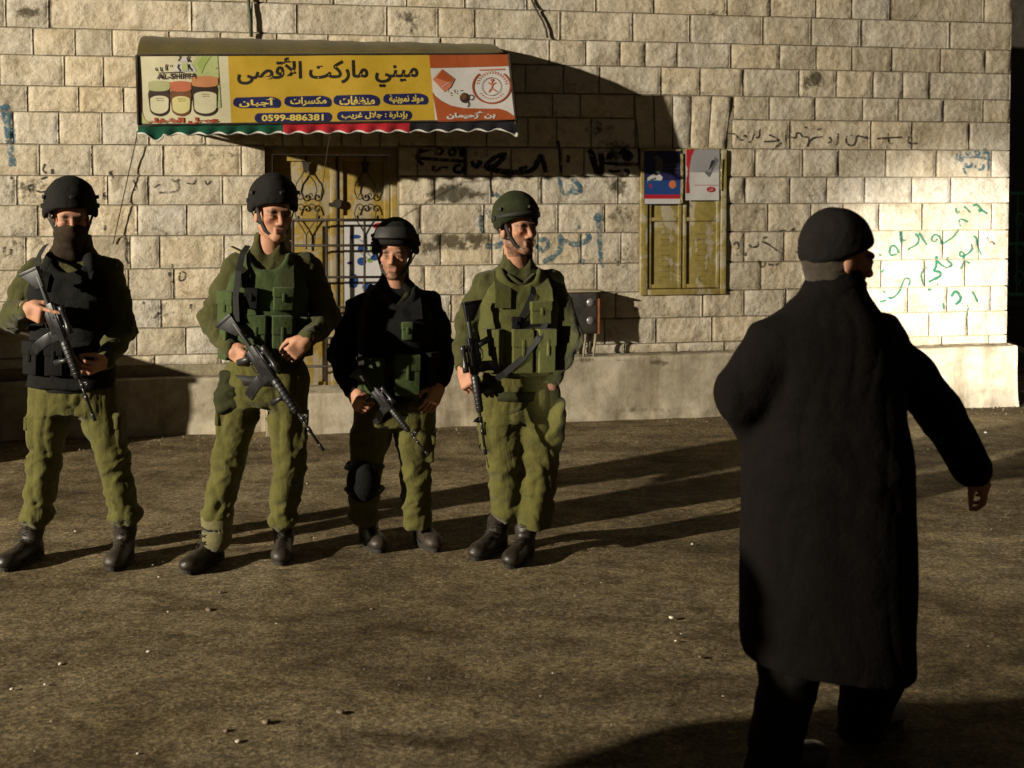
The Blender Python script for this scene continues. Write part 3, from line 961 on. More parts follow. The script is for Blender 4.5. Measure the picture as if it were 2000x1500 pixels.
# ================================================================== awning with the shop sign
def build_awning():
    root = empty('shop_awning', WALL_O, WALL_A, 'yellow fabric shop awning with Arabic mini market sign above the door', 'awning')
    D0, D1, Y0, Y1 = 0.70, 0.78, 107.0, 243.0

    def dd(py): return D0 + (D1 - D0) * (py - Y0) / (Y1 - Y0)

    def pt(px, py, off=0.0):
        d = dd(py)
        u, z = wl(px, py, d)
        d += 0.006 * math.sin(u * 5.1 + 1) + 0.004 * math.sin(u * 11 + z * 6)
        return (u, -(d + off), z)

    # the printed sheet leans a little in the picture: y of its top and bottom edge at x
    def ty(x): return 108 - 3.5 * (x - 268) / 730

    def by(x): return 244 - 9.5 * (x - 268) / 740

    def xy(s, t):
        "sheet coordinates 0..1 -> pixel"
        x0 = 267 + 4 * t
        x1 = 993 + 15 * t
        x = x0 + (x1 - x0) * s
        return x, ty(x) + (by(x) - ty(x)) * t

    def sheet(x0, x1, mat, name, parent, off=0.0):
        n, m = max(2, int((x1 - x0) / 14)), 10
        vs, fs = [], []
        for i in range(n + 1):
            for j in range(m + 1):
                s = (x0 + (x1 - x0) * i / n - 267) / (993 - 267)
                vs.append(pt(*xy(s, j / m), off))
        for i in range(n):
            for j in range(m):
                a = i * (m + 1) + j
                fs.append((a, a + 1, a + m + 2, a + m + 1))
        return mesh_np(name, vs, fs, mat, parent, True)

    def shape(poly, mat, name, parent, off):
        bm = bmesh.new()
        vs = [bm.verts.new((x, y, 0)) for x, y in poly]
        bm.faces.new(vs)
        bmesh.ops.triangulate(bm, faces=bm.faces)
        for _ in range(3):
            le = [e for e in bm.edges if e.calc_length() > 14]
            if not le: break
            bmesh.ops.subdivide_edges(bm, edges=le, cuts=1)
            bmesh.ops.triangulate(bm, faces=bm.faces)
        for v in bm.verts:
            v.co = pt(v.co.x, v.co.y, off)
        bmesh.ops.recalc_face_normals(bm, faces=bm.faces)
        me = bpy.data.meshes.new(name)
        bm.to_mesh(me)
        bm.free()
        return link(name, me, mat, parent)

    def ell(cx, cy, rx, ry, a0=0, a1=360, n=28):
        return [(cx + rx * math.cos(math.radians(a0 + (a1 - a0) * k / n)), cy + ry * math.sin(math.radians(a0 + (a1 - a0) * k / n))) for k in range(n + (a1 - a0 < 360))]

    def ring(cx, cy, rx, ry, w, mat, name, parent, off, a0=0, a1=360, n=40):
        a = ell(cx, cy, rx, ry, a0, a1 - 0.001, n)
        b = ell(cx, cy, rx - w, ry - w, a0, a1 - 0.001, n)
        vs = [pt(x, y, off) for x, y in a + b]
        m = len(a)
        return mesh_np(name, vs, [(i, i + 1, m + i + 1, m + i) for i in range(m - 1)], mat, parent)

    def stroke(pts, w, mat, name, parent, off):
        p = np.array(pts, float)
        d = np.gradient(p, axis=0)
        d /= np.linalg.norm(d, axis=1)[:, None] + 1e-9
        n = np.stack([-d[:, 1], d[:, 0]], 1) * w / 2
        a, b = p + n, p - n
        vs = [pt(x, y, off) for x, y in list(a) + list(b)]
        m = len(p)
        return mesh_np(name, vs, [(i, i + 1, m + i + 1, m + i) for i in range(m - 1)], mat, parent)

    def text(s, x0, x1, y0, y1, mat, parent, off, bold=0.02, slope=-0.012, name='lettering'):
        v, f = text_mesh(s, bold)
        lo, hi = v.min(0), v.max(0)
        vs = []
        for x, y in v:
            px = x0 + (x - lo[0]) / (hi[0] - lo[0]) * (x1 - x0)
            py = y1 - (y - lo[1]) / (hi[1] - lo[1]) * (y1 - y0) + slope * (px - x0)
            vs.append(pt(px, py, off))
        return mesh_np(name, vs, f, mat, parent, False)

    P = lambda n, c, r=0.5: simple('print ' + n, tuple(x * 0.74 for x in c), r, 0.05, 60, 0.05, 0.002, 0.4)
    YEL, BLK, NAVY = P('yellow', (0.47, 0.305, 0.024)), P('black', (0.012, 0.01, 0.012)), P('navy', (0.008, 0.010, 0.075))
    CRM, WHT, ORG = P('cream', (0.58, 0.54, 0.36)), P('white', (0.56, 0.54, 0.52)), P('orange', (0.34, 0.075, 0.018))
    GRN, LGRN = P('green', (0.34, 0.42, 0.12)), P('pale green', (0.42, 0.47, 0.20))
    RED, BRN, PINK, DBR = P('red', (0.36, 0.06, 0.025)), P('brown', (0.14, 0.055, 0.018)), P('salmon', (0.52, 0.17, 0.09)), P('dark brown', (0.035, 0.02, 0.014))
    LYEL = P('letter yellow', (0.62, 0.48, 0.10))
    COVER = cloth('awning canvas', (0.105, 0.080, 0.013), (0.075, 0.057, 0.009), 500, 0.05)
    DARK = cloth('awning edge canvas', (0.03, 0.02, 0.01), None, 500)

    # canvas roof, curved
    u0w, zw = wl(284, 73, 0.01)
    u1w = wl(944, 80, 0.01)[0]
    ztl = pt(267, 108)[2]
    prof = [(0.005, zw), (0.2, zw - 0.012), (0.40, zw - 0.05), (0.55, zw - 0.105), (0.63, zw - 0.155), (0.68, zw - 0.19), (D0 - 0.004, ztl + 0.006)]
    uf0, uf1 = pt(267, 108)[0], pt(993, 104)[0]
    n = 40
    vs, fs = [], []
    for i in range(n + 1):
        for k, (d, z) in enumerate(prof):
            a = u0w + (uf0 - u0w) * d / D0
            b = u1w + (uf1 - u1w) * d / D0
            u = a + (b - a) * i / n
            vs.append((u, -d, z - 0.010 * math.sin(PI * k / 6) * abs(math.sin(PI * i / n * 4)) + 0.003 * math.sin(i * 1.7)))
    m = len(prof)
    fs = [(i * m + k, (i + 1) * m + k, (i + 1) * m + k + 1, i * m + k + 1) for i in range(n) for k in range(m - 1)]
    mesh_np('canvas_roof', vs, fs, COVER, root)
    zb = pt(268, 262)[2]
    for side in (0, 1):
        idx = [i for i in range(m)] if side == 0 else [n * m + i for i in range(m)]
        poly = [vs[i] for i in idx]
        ub = pt(271 if side == 0 else 1007, 243)
        poly += [ub, (poly[0][0], -0.01, ub[2] + 0.12)]
        mesh_np('side_panel', poly, [tuple(range(len(poly)))], COVER, root, False)
    fr = MB()
    for px0, px1 in ((267, 271), (993, 1008)):
        fr.tube([pt(px0, ty(px0), 0.004), pt(px1, by(px1), 0.004)], 0.011, 6)
    fr.tube([pt(*xy(s, 0.0), 0.003) for s in np.linspace(0, 1, 20)], 0.008, 6)
    fr.tube([pt(*xy(s, 1.0), -0.004) for s in np.linspace(0, 1, 20)], 0.008, 6)
    fr.build('edge_piping', DARK, root, smooth=True)
    brace = MB()
    for px in (290, 985):
        a = pt(px, 236, -0.02)
        brace.bar((a[0], a[1], a[2]), (a[0] - 0.02, -0.01, a[2] + 0.02), 0.012)
        brace.bar((a[0], -0.4, a[2] + 0.01), (a[0], -0.01, a[2] + 0.42), 0.010)
    brace.build('frame', simple('awning steel', (0.06, 0.05, 0.045), 0.6), root, smooth=True)

    sign = sheet(445, 838, YEL, 'sign_panel', root)
    left = sheet(267, 445, CRM, 'sign_panel', root)
    right = sheet(838, 993, WHT, 'sign_panel', root)
    o1, o2, o3, o4 = 0.003, 0.005, 0.007, 0.009
    # --- middle
    text(arabic('ميني ماركت الأقصى'), 463, 816, 113, 174, BLK, sign, o1, 0.022)
    for a, b, y, s in ((748, 836, 183, 'مواد تموينية'), (651, 741, 185.5, 'منظفات'), (555, 647, 187.5, 'مكسرات'), (455, 548, 189.5, 'أجبان')):
        h = 22
        q = []
        for k in range(9):
            t = PI / 2 * k / 8
            q.append((b - 22 + 22 * math.sin(t), y + h * 0.55 - h * 0.55 * math.cos(t)))
        q += [(b, y + h * .8), (b - 4, y + h)]
        for k in range(9):
            t = PI / 2 * k / 8
            q.append((a + 22 - 22 * math.sin(t), y + h * 0.55 + (h * 0.45) * math.cos(t)))
        q += [(a + 1, y + h * .25), (a + 6, y + 1)]
        shape([(x, yy - 0.012 * (x - a)) for x, yy in q], NAVY, 'label_pill', sign, o1)
        text(arabic(s), a + 12, b - 9, y + 2, y + 20, LYEL, sign, o2, 0.03)
    for a, b, y, s in ((658, 804, 217.5, arabic('بإدارة : جلال غريب')), (497, 648, 221, '0599-886381')):
        h = 18.5
        q = ell(b - 9, y + h / 2, 9, h / 2, -90, 90, 10) + ell(a + 9, y + h / 2, 9, h / 2, 90, 270, 10)
        shape([(x, yy - 0.012 * (x - a)) for x, yy in q], NAVY, 'label_pill', sign, o1)
        if s[0] == '0':
            text(s, a + 14, b - 16, y + 3, y + 16, LYEL, sign, o2, 0.03)
        else:
            text(s, a + 9, b - 8, y + 1.5, y + 17, LYEL, sign, o2, 0.03)
    # --- left: honey jars
    shape([(385, 109), (425, 109), (410, 125), (398, 150), (415, 190), (432, 210), (405, 215), (396, 160), (372, 130)], LGRN, 'green_swash', left, o1)
    shape([(395, 110), (412, 110), (400, 128), (394, 145), (385, 125)], GRN, 'green_swash', left, o2)
    shape([(273, 205), (282, 232), (292, 240), (279, 241), (273, 238)], LGRN, 'green_swash', left, o1)

    def jar(x0, x1, yl, yt, yb, lid, glass, lab):
        w = x1 - x0
        shape([(x0 + 1, yt), (x1 - 1, yt), (x1 + 1, yt + 8), (x1 - w * .02, yb - 14)] + ell((x0 + x1) / 2 + 1, yb - 14, w * .46, 14, 0, 180, 12) + [(x0 + w * .06, yb - 14), (x0 - 1, yt + 8)], glass, 'jar_print', left, o2)
        shape(ell((x0 + x1) / 2, yl + 4, w * .52, 4.5, 180, 360, 10) + [(x1 + 1, yt - 3)] + ell((x0 + x1) / 2, yt - 2, w * .5, 4.5, 0, 180, 10), lid, 'jar_lid_print', left, o3)
        shape(ell((x0 + x1) / 2 + 1, yt + 18, w * .44, 7, 180, 360, 10) + [(x1 - 2, yb - 15)] + ell((x0 + x1) / 2 + 1, yb - 16, w * .42, 11, 0, 180, 10), lab, 'jar_label_print', left, o3)
        for k, y in enumerate((yt + 17, yt + 21)):
            stroke([((x0 + x1) / 2 - 6 + 2 * k, y), ((x0 + x1) / 2 + 1, y - 1), ((x0 + x1) / 2 + 9, y)], 0.9, BRN, 'jar_text_print', left, o4)
    jar(290, 331, 158, 176, 227, P('lid cream', (0.36, 0.36, 0.18)), DBR, CRM)
    jar(375, 425, 149, 168, 227, P('lid orange', (0.50, 0.22, 0.09)), DBR, CRM)
    jar(333, 373, 159, 177, 227, P('lid red', (0.45, 0.13, 0.06)), BRN, P('label yellow', (0.55, 0.50, 0.22)))
    text('AL-SHIFFA', 306, 386, 144, 155, DBR, left, o3, 0.03, -0.01)
    stroke([(309, 142.5), (330, 142), (358, 141.5)], 1.3, DBR, 'logo_line', left, o3)
    for pts, w in (([(306, 132), (304, 135), (307, 139)], 2.4), ([(314, 131), (314, 136), (316, 140)], 2.6), ([(326, 126), (324, 130), (325, 138)], 2.8), ([(335, 127), (333, 131)], 2),
                   ([(349, 120), (353, 113), (351, 110)], 3.2), ([(369, 110), (366, 115), (371, 121)], 3.2), ([(350, 126), (348, 132), (353, 139)], 3.4), ([(369, 126), (371, 133), (376, 138)], 3.4)):
        stroke(pts, w, DBR, 'logo_mark', left, o3)
    shape([(355, 112), (364, 112), (367, 121), (352, 121)], WHT, 'logo_mark', left, o2)
    shape([(345, 124), (374, 124), (384, 140), (338, 140)], WHT, 'logo_mark', left, o2)
    shape([(356, 124), (366, 124), (368, 138), (356, 138)], LGRN, 'logo_mark', left, o4)
    text(arabic('عسل الشفاء'), 288, 427, 230, 243, RED, left, o3, 0.06, -0.008)
    # --- right: coffee
    shape([(838, 106), (994, 103), (997, 129), (840, 133)], ORG, 'orange_band', right, o1)
    shape([(844, 180), (849, 187), (862, 197), (880, 206), (905, 211), (940, 212), (975, 212), (990, 217), (1004, 227), (1008, 231), (1000, 234), (855, 238), (850, 210)], ORG, 'orange_band', right, o1)
    shape([(863, 135), (888, 154), (880, 170), (868, 180), (845, 155)], PINK, 'packet_print', right, o2)
    shape([(863, 137), (885, 154), (878, 162), (852, 152)], ORG, 'packet_print', right, o3)
    stroke([(862, 171), (872, 164), (880, 160)], 0.9, WHT, 'packet_text', right, o4)
    for k in range(14):
        cx_, cy_ = random.uniform(872, 900), random.uniform(174, 186)
        shape(ell(cx_, cy_, 1.6, 1.2, n=8), CRM, 'almond_print', right, o2 + 0.0004 * k)
    shape(ell(907, 191, 9, 10), DBR, 'cup_print', right, o2)
    shape(ell(906, 189, 5.5, 6), BRN, 'cup_print', right, o3)
    ring(920, 190, 6, 5.5, 1.6, DBR, 'cup_print', right, o2)
    stroke([(914, 198), (916, 204), (913, 209)], 2, DBR, 'cup_print', right, o2)
    ring(960, 169, 38, 34, 3.2, ORG, 'emblem_ring', right, o2, -50, 230)
    ring(960, 169, 19, 18, 1.0, BRN, 'emblem_ring', right, o2)
    stroke([(935, 136.5), (960, 136), (984, 135)], 2.2, PINK, 'emblem_ring', right, o3)
    for k in range(15):
        a = math.radians(190 + k * 11.5)
        stroke([(960 + 25 * math.cos(a), 167 + 23 * math.sin(a)), (960 + 28 * math.cos(a + .06), 167 + 26 * math.sin(a + .06)), (960 + 30.5 * math.cos(a - .05), 167 + 28 * math.sin(a - .05))], 1.5, PINK, 'emblem_letter', right, o2)
    for k in range(10):
        a = math.radians(145 - k * 12)
        stroke([(960 + 24 * math.cos(a), 169 + 22 * math.sin(a)), (960 + 28 * math.cos(a), 169 + 25 * math.sin(a))], 1.4, PINK, 'emblem_letter', right, o2)
    for pts in ([(960, 158), (961, 166), (960, 173)], [(953, 161), (960, 166), (968, 161)], [(960, 172), (954, 180)], [(960, 172), (970, 179)]):
        stroke(pts, 2.2, PINK, 'emblem_mark', right, o2)
    shape(ell(960.5, 156, 3, 3, n=10), PINK, 'emblem_mark', right, o3)
    text(arabic('بن أزحيمان'), 872, 968, 218, 233, WHT, right, o3, 0.05)

    # valance: three flag-coloured pieces with a scalloped, white-bound edge
    FG, FR, FB = cloth('valance green', (0.004, 0.06, 0.03)), cloth('valance red', (0.36, 0.012, 0.02)), cloth('valance black', (0.010, 0.010, 0.013))
    WB = cloth('white binding', (0.50, 0.49, 0.45), (0.40, 0.38, 0.34))

    def low(x):
        b = by(x) + 17
        a = 5.0 * abs(math.cos(PI * (x - 330) / 39.0)) ** 2.2
        if x < 318:
            a += 14 * math.exp(-((x - 307) / 12.0) ** 2) - 3 * math.exp(-((x - 285) / 9.0) ** 2)
        if x > 985:
            a += 14 * ((x - 985) / 24.0) ** 2
        return b + a
    for x0, x1, mt in ((269, 553, FG), (553, 800, FR), (800, 1010, FB)):
        n = int((x1 - x0) / 3)
        vs, fs, edge = [], [], []
        for i in range(n + 1):
            x = x0 + (x1 - x0) * i / n
            t0, t1 = by(x) - 2, low(x)
            for j in range(6):
                y = t0 + (t1 - t0) * j / 5
                w = 0.012 * math.sin(x * 0.16) * j / 5
                p = pt(x, y, -0.012 + w)
                vs.append(p)
            edge.append((vs[-1][0], vs[-1][1] - 0.001, vs[-1][2]))
        fs = [(i * 6 + j, i * 6 + j + 1, i * 6 + j + 7, i * 6 + j + 6) for i in range(n) for j in range(5)]
        v = mesh_np('valance', vs, fs, mt, root)
        bd = MB()
        bd.tube(edge, [0.0075 * (0.35 + 0.65 * abs(math.sin(PI * (x0 + (x1 - x0) * i / n - 330) / 39.0))) for i in range(n + 1)], 6)
        bd.build('binding', WB, v, smooth=True)
    tb = MB()
    a = pt(1010, 262)
    tb.tube([(a[0], a[1], a[2] + 0.012), (a[0], a[1], a[2] + 0.004), (a[0], a[1], a[2] - 0.012), (a[0], a[1], a[2] - 0.02)], [0.004, 0.012, 0.013, 0.004], 8)
    tb.build('tassel', WB, root, smooth=True)
    return root, pt


AWN, awn_pt = build_awning()


def loc2w(p):
    return WALL_O + WU * p[0] - WN * p[1] + Vector((0, 0, p[2]))


def rope(name, pts, r, label, mat):
    b = MB()
    c = sum((Vector(p) for p in pts), Vector()) / len(pts)
    root = pts[-1]
    b.tube([Vector(p) - Vector(root) for p in pts], r, 5)
    o = b.build(name, mat, None, smooth=True)
    o.location = root
    tag(o, label, 'rope')


M_ROPE = simple('rope fibre', (0.05, 0.035, 0.02), 0.9)


def wp(px, py, d):
    u, z = wl(px, py, d)
    return loc2w((u, -d, z))


rope('awning_rope', [wp(268, 256, .06), wp(266, 272, .055), wp(252, 335, .05), wp(238, 398, .05), wp(227, 448, .045), wp(221, 476, .03)], 0.0042,
     'thin dark rope slanting from the awning corner down the wall', M_ROPE)
rope('door_rope', [loc2w(awn_pt(646, 258)), wp(640, 290, .6), wp(632, 350, .45), wp(622, 415, .3), wp(613, 485, .16)], 0.0028,
     'thin rope hanging from the awning in front of the door', M_ROPE)


# ------------------------------------------------------------------ iron grille before the door, posters
def build_grille():
    d = 0.03
    root = empty('door_grille', wp(680, 752, d), WALL_A, 'low dark iron bar grille standing before the yellow door', 'grille')
    u0, z0 = wl(680, 752, d)
    m = simple('grille iron', (0.03, 0.022, 0.016), 0.6, 0.3)
    P_ = lambda x, y: (wl(x, y, d)[0] - u0, 0, wl(x, y, d)[1] - z0)
    xl, xr = 572, 774
    for y in (429, 479, 541, 600, 660, 715):
        MB().tube([P_(xl, y + .6), P_(xr, y)], 0.0095, 8).build('rail', m, root, smooth=True)
    for x in (572, 638, 712, 774):
        MB().tube([P_(x, 429), P_(x, 752)], 0.011 if x in (572, 774) else 0.009, 8).build('upright', m, root, smooth=True)


build_grille()


def flat_sheet(name, corners, mat, label, cat, thick=0.002, curl=0.006):
    "paper sheet from four wall points (px, py), at depth d (positive in front of the wall)"
    (x0, y0, x1, y1, d) = corners
    c = wp((x0 + x1) / 2, y1, d)
    uc, zc = wl((x0 + x1) / 2, y1, d)
    n, m = 8, 10
    vs, fs = [], []
    ua, za = wl(x0, y0, d); ub, zb = wl(x1, y1, d)
    for i in range(n + 1):
        for j in range(m + 1):
            s, t = i / n, j / m
            w = curl * (abs(2 * s - 1) ** 3 * 0.4 + 0.5 * math.sin(s * 4 + t * 3) ** 2)
            vs.append((ua + (ub - ua) * s - uc, -w, za + (zb - za) * t - zc))
    fs = [(i * (m + 1) + j, i * (m + 1) + j + 1, (i + 1) * (m + 1) + j + 1, (i + 1) * (m + 1) + j) for i in range(n) for j in range(m)]
    root = empty(name, c, WALL_A, label, cat)
    sh = mesh_np('sheet', vs, fs, mat, root)

    def pp(px, py, off):
        s = (px - x0) / (x1 - x0)
        t = (py - y0) / (y1 - y0)
        w = curl * (abs(2 * s - 1) ** 3 * 0.4 + 0.5 * math.sin(s * 4 + t * 3) ** 2)
        return (ua + (ub - ua) * s - uc, -w - off, za + (zb - za) * t - zc)

    def shp(poly, m_, off=0.002, nm='print'):
        vs = [pp(x, y, off) for x, y in poly]
        me = bpy.data.meshes.new(nm)
        me.from_pydata(vs, [], [tuple(range(len(vs)))])
        link(nm, me, m_, root)

    def txt(s, xa, xb, ya, yb, m_, off=0.004, bold=0.01):
        v, f = text_mesh(s, bold)
        lo, hi = v.min(0), v.max(0)
        vs = [pp(xa + (x - lo[0]) / (hi[0] - lo[0]) * (xb - xa), yb - (y - lo[1]) / (hi[1] - lo[1]) * (yb - ya), off) for x, y in v]
        mesh_np('lettering', vs, f, m_, root, False)
    return root, shp, pp, txt


def ellp(cx, cy, rx, ry, n=20, rot=0):
    return [(cx + rx * math.cos(2 * PI * k / n) * math.cos(rot) - ry * math.sin(2 * PI * k / n) * math.sin(rot),
             cy + rx * math.cos(2 * PI * k / n) * math.sin(rot) + ry * math.sin(2 * PI * k / n) * math.cos(rot)) for k in range(n)]


def paper(n, c): return simple('paper ' + n, tuple(x * 0.8 for x in c), 0.35, 0.06, 40, 0.1, 0.002, 0.5)


PW, PG, PR, PN, PB, PO = paper('white', (.56, .55, .54)), paper('grey', (.30, .30, .32)), paper('red', (.42, .02, .03)), paper('navy', (.018, .02, .09)), paper('blue', (.02, .06, .22)), paper('orange', (.55, .16, .06))
PK, PDG = paper('dark', (.03, .03, .04)), paper('darkgrey', (.13, .13, .14))


def tape(root, pp, pts, w):
    m = MATS.get('clear tape')
    if m is None:
        t = NT('clear tape')
        c = t.geo()
        m = MATS['clear tape'] = t.out((0.32, 0.27, 0.12), 0.12, t.bump(t.noise(60, c, 4), 1.0, 0.02), 0.8)
    b = MB()
    b.tube([pp(x, y, 0.006) for x, y in pts], 0, flat=(w, 0.0015, (0, -1, 0)))
    b.build('tape', m, root)


r, shp, pp, txt = flat_sheet('poster', (1258, 293, 1331, 399, 0.034), PN, 'dark blue poster with white box and red stripe on the left shutter', 'poster')
shp([(1259, 352), (1329, 352), (1329, 380), (1259, 380)], PB, 0.0015)
shp([(1259, 380), (1329, 380), (1329, 388), (1259, 388)], PR, 0.0018)
shp([(1259, 388), (1329, 388), (1329, 398), (1259, 398)], PW, 0.0018)
shp([(1264, 347), (1276, 339), (1283, 344), (1281, 370), (1276, 376), (1265, 364)], PW, 0.003)
shp([(1281, 343), (1288, 340), (1294, 346), (1288, 362), (1283, 364)], PW, 0.0035)
shp([(1267, 358), (1276, 363), (1274, 369), (1268, 364)], PR, 0.0045)
shp([(1269, 350), (1281, 346), (1281, 350), (1270, 354)], PDG, 0.0045)
shp(ellp(1313, 360, 7, 8), PO, 0.003)
shp([(1275, 305), (1284, 303), (1294, 312), (1296, 328), (1286, 340), (1280, 336), (1280, 318)], PDG, 0.003)
for k, (a, b) in enumerate(((1296, 1322), (1300, 1326), (1298, 1324))):
    txt(arabic(['منظفات', 'أجبان', 'مكسرات'][k]), a, b, 317 + 8 * k, 323 + 8 * k, PDG)
tape(r, pp, [(1330, 300), (1331, 350), (1330, 398)], 0.02)
tape(r, pp, [(1258, 293), (1290, 292), (1328, 293)], 0.014)
r, shp, pp, txt = flat_sheet('poster', (1339, 290, 1404, 391, 0.034), PW, 'white poster with red curved edge and grey gadget on the right shutter', 'poster')
shp([(1340, 291), (1357, 291), (1350, 305), (1346, 330), (1345, 355), (1347, 377), (1340, 377)], PR, 0.0018)
shp([(1357, 291), (1403, 291), (1403, 332), (1346, 335), (1347, 315), (1351, 302)], PG, 0.0015)
shp([(1374, 335), (1396, 305), (1402, 312), (1384, 346)], PDG, 0.003)
shp([(1380, 328), (1390, 312), (1396, 314), (1390, 324), (1384, 332)], PK, 0.0042)
shp(ellp(1388, 370, 8.5, 5.5), PR, 0.003)
shp([(1350, 334), (1402, 334), (1402, 335.5), (1350, 335.5)], PG, 0.003)
shp([(1356, 361), (1402, 361), (1402, 362), (1356, 362)], PR, 0.003)
txt(arabic('بن'), 1384, 1392, 367, 373, PW)
tape(r, pp, [(1408, 310), (1407, 345), (1407, 372)], 0.016)
tape(r, pp, [(1339, 290), (1370, 289), (1404, 290)], 0.014)
r, shp, pp, txt = flat_sheet('poster', (672, 433, 752, 640, -0.088), PW, 'white notice with blue blots and grey lines on the yellow door', 'poster')
for x, y, rx, ry, m_ in ((694, 462, 10, 4, PB), (706, 510, 9, 8, PB), (708, 485, 10, 6, PB), (731, 503, 7, 6, PB), (722, 508, 6, 5, paper('green', (.22, .35, .08))), (690, 548, 9, 14, PB), (728, 486, 6, 8, paper('green', (.22, .35, .08))),
                         (741, 442, 12, 7, PR), (683, 513, 6, 3, paper('violet', (.1, .05, .2))), (715, 560, 8, 8, PB), (700, 600, 14, 8, paper('green', (.22, .35, .08)))):
    shp(ellp(x, y, rx, ry, 14), m_, 0.0022 + 0.0004 * random.random())
for k in range(9):
    x, y = random.uniform(680, 745), random.uniform(445, 600)
    shp([(x, y), (x + random.uniform(8, 18), y + random.uniform(-3, 12)), (x + random.uniform(8, 18), y + random.uniform(13, 16)), (x + 1, y + 1.6)], PG, 0.0015 + 0.00005 * k)
shp([(684, 440), (691, 440), (688, 560), (681, 560)], PG, 0.0012)


# ------------------------------------------------------------------ metal chest on thin legs, on the ledge
def build_chest():
    d = 0.10
    base = wp(1130, 690, d)
    base.z = wl(1300, 690, .1)[1] + 0.001
    root = empty('metal_chest', base, WALL_A, 'small dark metal chest on thin splayed legs, on the wall ledge', 'chest')
    m = simple('worn dark metal', (0.075, 0.07, 0.062), 0.33, 0.35, 14, 0.4, 0.008, 0.6, 0.35)
    rust = simple('rusty edge', (0.20, 0.075, 0.03), 0.8, 0.3)
    leg = simple('grey leg', (0.22, 0.19, 0.13), 0.7)
    u0 = wl(1130, 690, d)[0]
    ua, ub = wl(1082, 610, .2)[0] - u0, wl(1171, 610, .2)[0] - u0
    zb, zt = wl(1140, 652, .2)[1] - base.z, wl(1140, 571, .2)[1] - base.z
    MB().box(ua, ub - 0.012, -0.10, 0.10, zb, zt).build('body', m, root, 0.018)
    MB().box(ub - 0.0115, ub + 0.004, -0.104, 0.104, zb - 0.004, zt - 0.05).build('corner_strip', rust, root, 0.003)
    MB().box(ua - 0.008, ub + 0.008, -0.112, 0.11, zt + 0.001, zt + 0.012).build('lid', simple('pale lid', (0.34, 0.29, 0.2), 0.8), root, 0.003)
    for z in (zb + 0.10, zb + 0.24):
        b = MB()
        b.tube([(ub - 0.07, -0.099, z), (ub - 0.07, -0.106, z), (ub - 0.07, -0.113, z)], [0.034, 0.028, 0.008], 14)
        b.build('stud', simple('bright stud', (0.4, 0.4, 0.4), 0.25, 0.1, 30, 0.1, 0.002, 0.5, 0.7), root, smooth=True)
    for x in (ua + 0.03, ub - 0.10, ub - 0.02):
        for y in (-0.07, 0.08):
            MB().tube([(x, y, zb + 0.01), (x - 0.02, y * 1.05, -0.002)], [0.012, 0.008], 8).build('leg', leg, root, smooth=True)


build_chest()


# ------------------------------------------------------------------ unseen crate added to cast the shadow over the wall foot, plank on it
def build_crate():
    d = 0.62
    u1 = wl(-58, 700, .3)[0]
    base = loc2w((u1 - 0.45, -d / 2 - 0.09, 0))
    root = empty('unseen_crate', base, WALL_A, 'unseen dark metal crate added for its shadow on the wall foot', 'crate')
    m = simple('dark crate paint', (0.03, 0.03, 0.026), 0.7, 0.3)
    MB().box(-0.9, 0.45, -0.62, 0.30, 0.03, 0.86).build('body', m, root, 0.01)
    MB().box(-0.92, 0.47, -0.64, 0.32, 0.862, 0.90).build('lid', m, root, 0.006)
    for x in (-0.8, 0.35):
        MB().box(x - 0.05, x + 0.05, -0.25, 0.25, -0.004, 0.029).build('foot', m, root)
    a, b = wp(-70, 622, .06), wp(62, 659, .09)
    p = MB()
    c = (a + b) / 2
    x = (b - a).normalized()
    M = Matrix.Translation((0, 0, 0)) @ x.to_track_quat('X', 'Z').to_matrix().to_4x4()
    L_ = (b - a).length / 2
    p.box(-L_ - 0.4, L_, -0.045, 0.045, -0.012, 0.012, M)
    o = p.build('wooden_plank', simple('pale plank', (0.40, 0.36, 0.27), 0.8, 0.2), None, 0.003)
    o.location = c
    tag(o, 'pale wooden plank sticking out behind the masked soldier\'s elbow', 'plank')


build_crate()


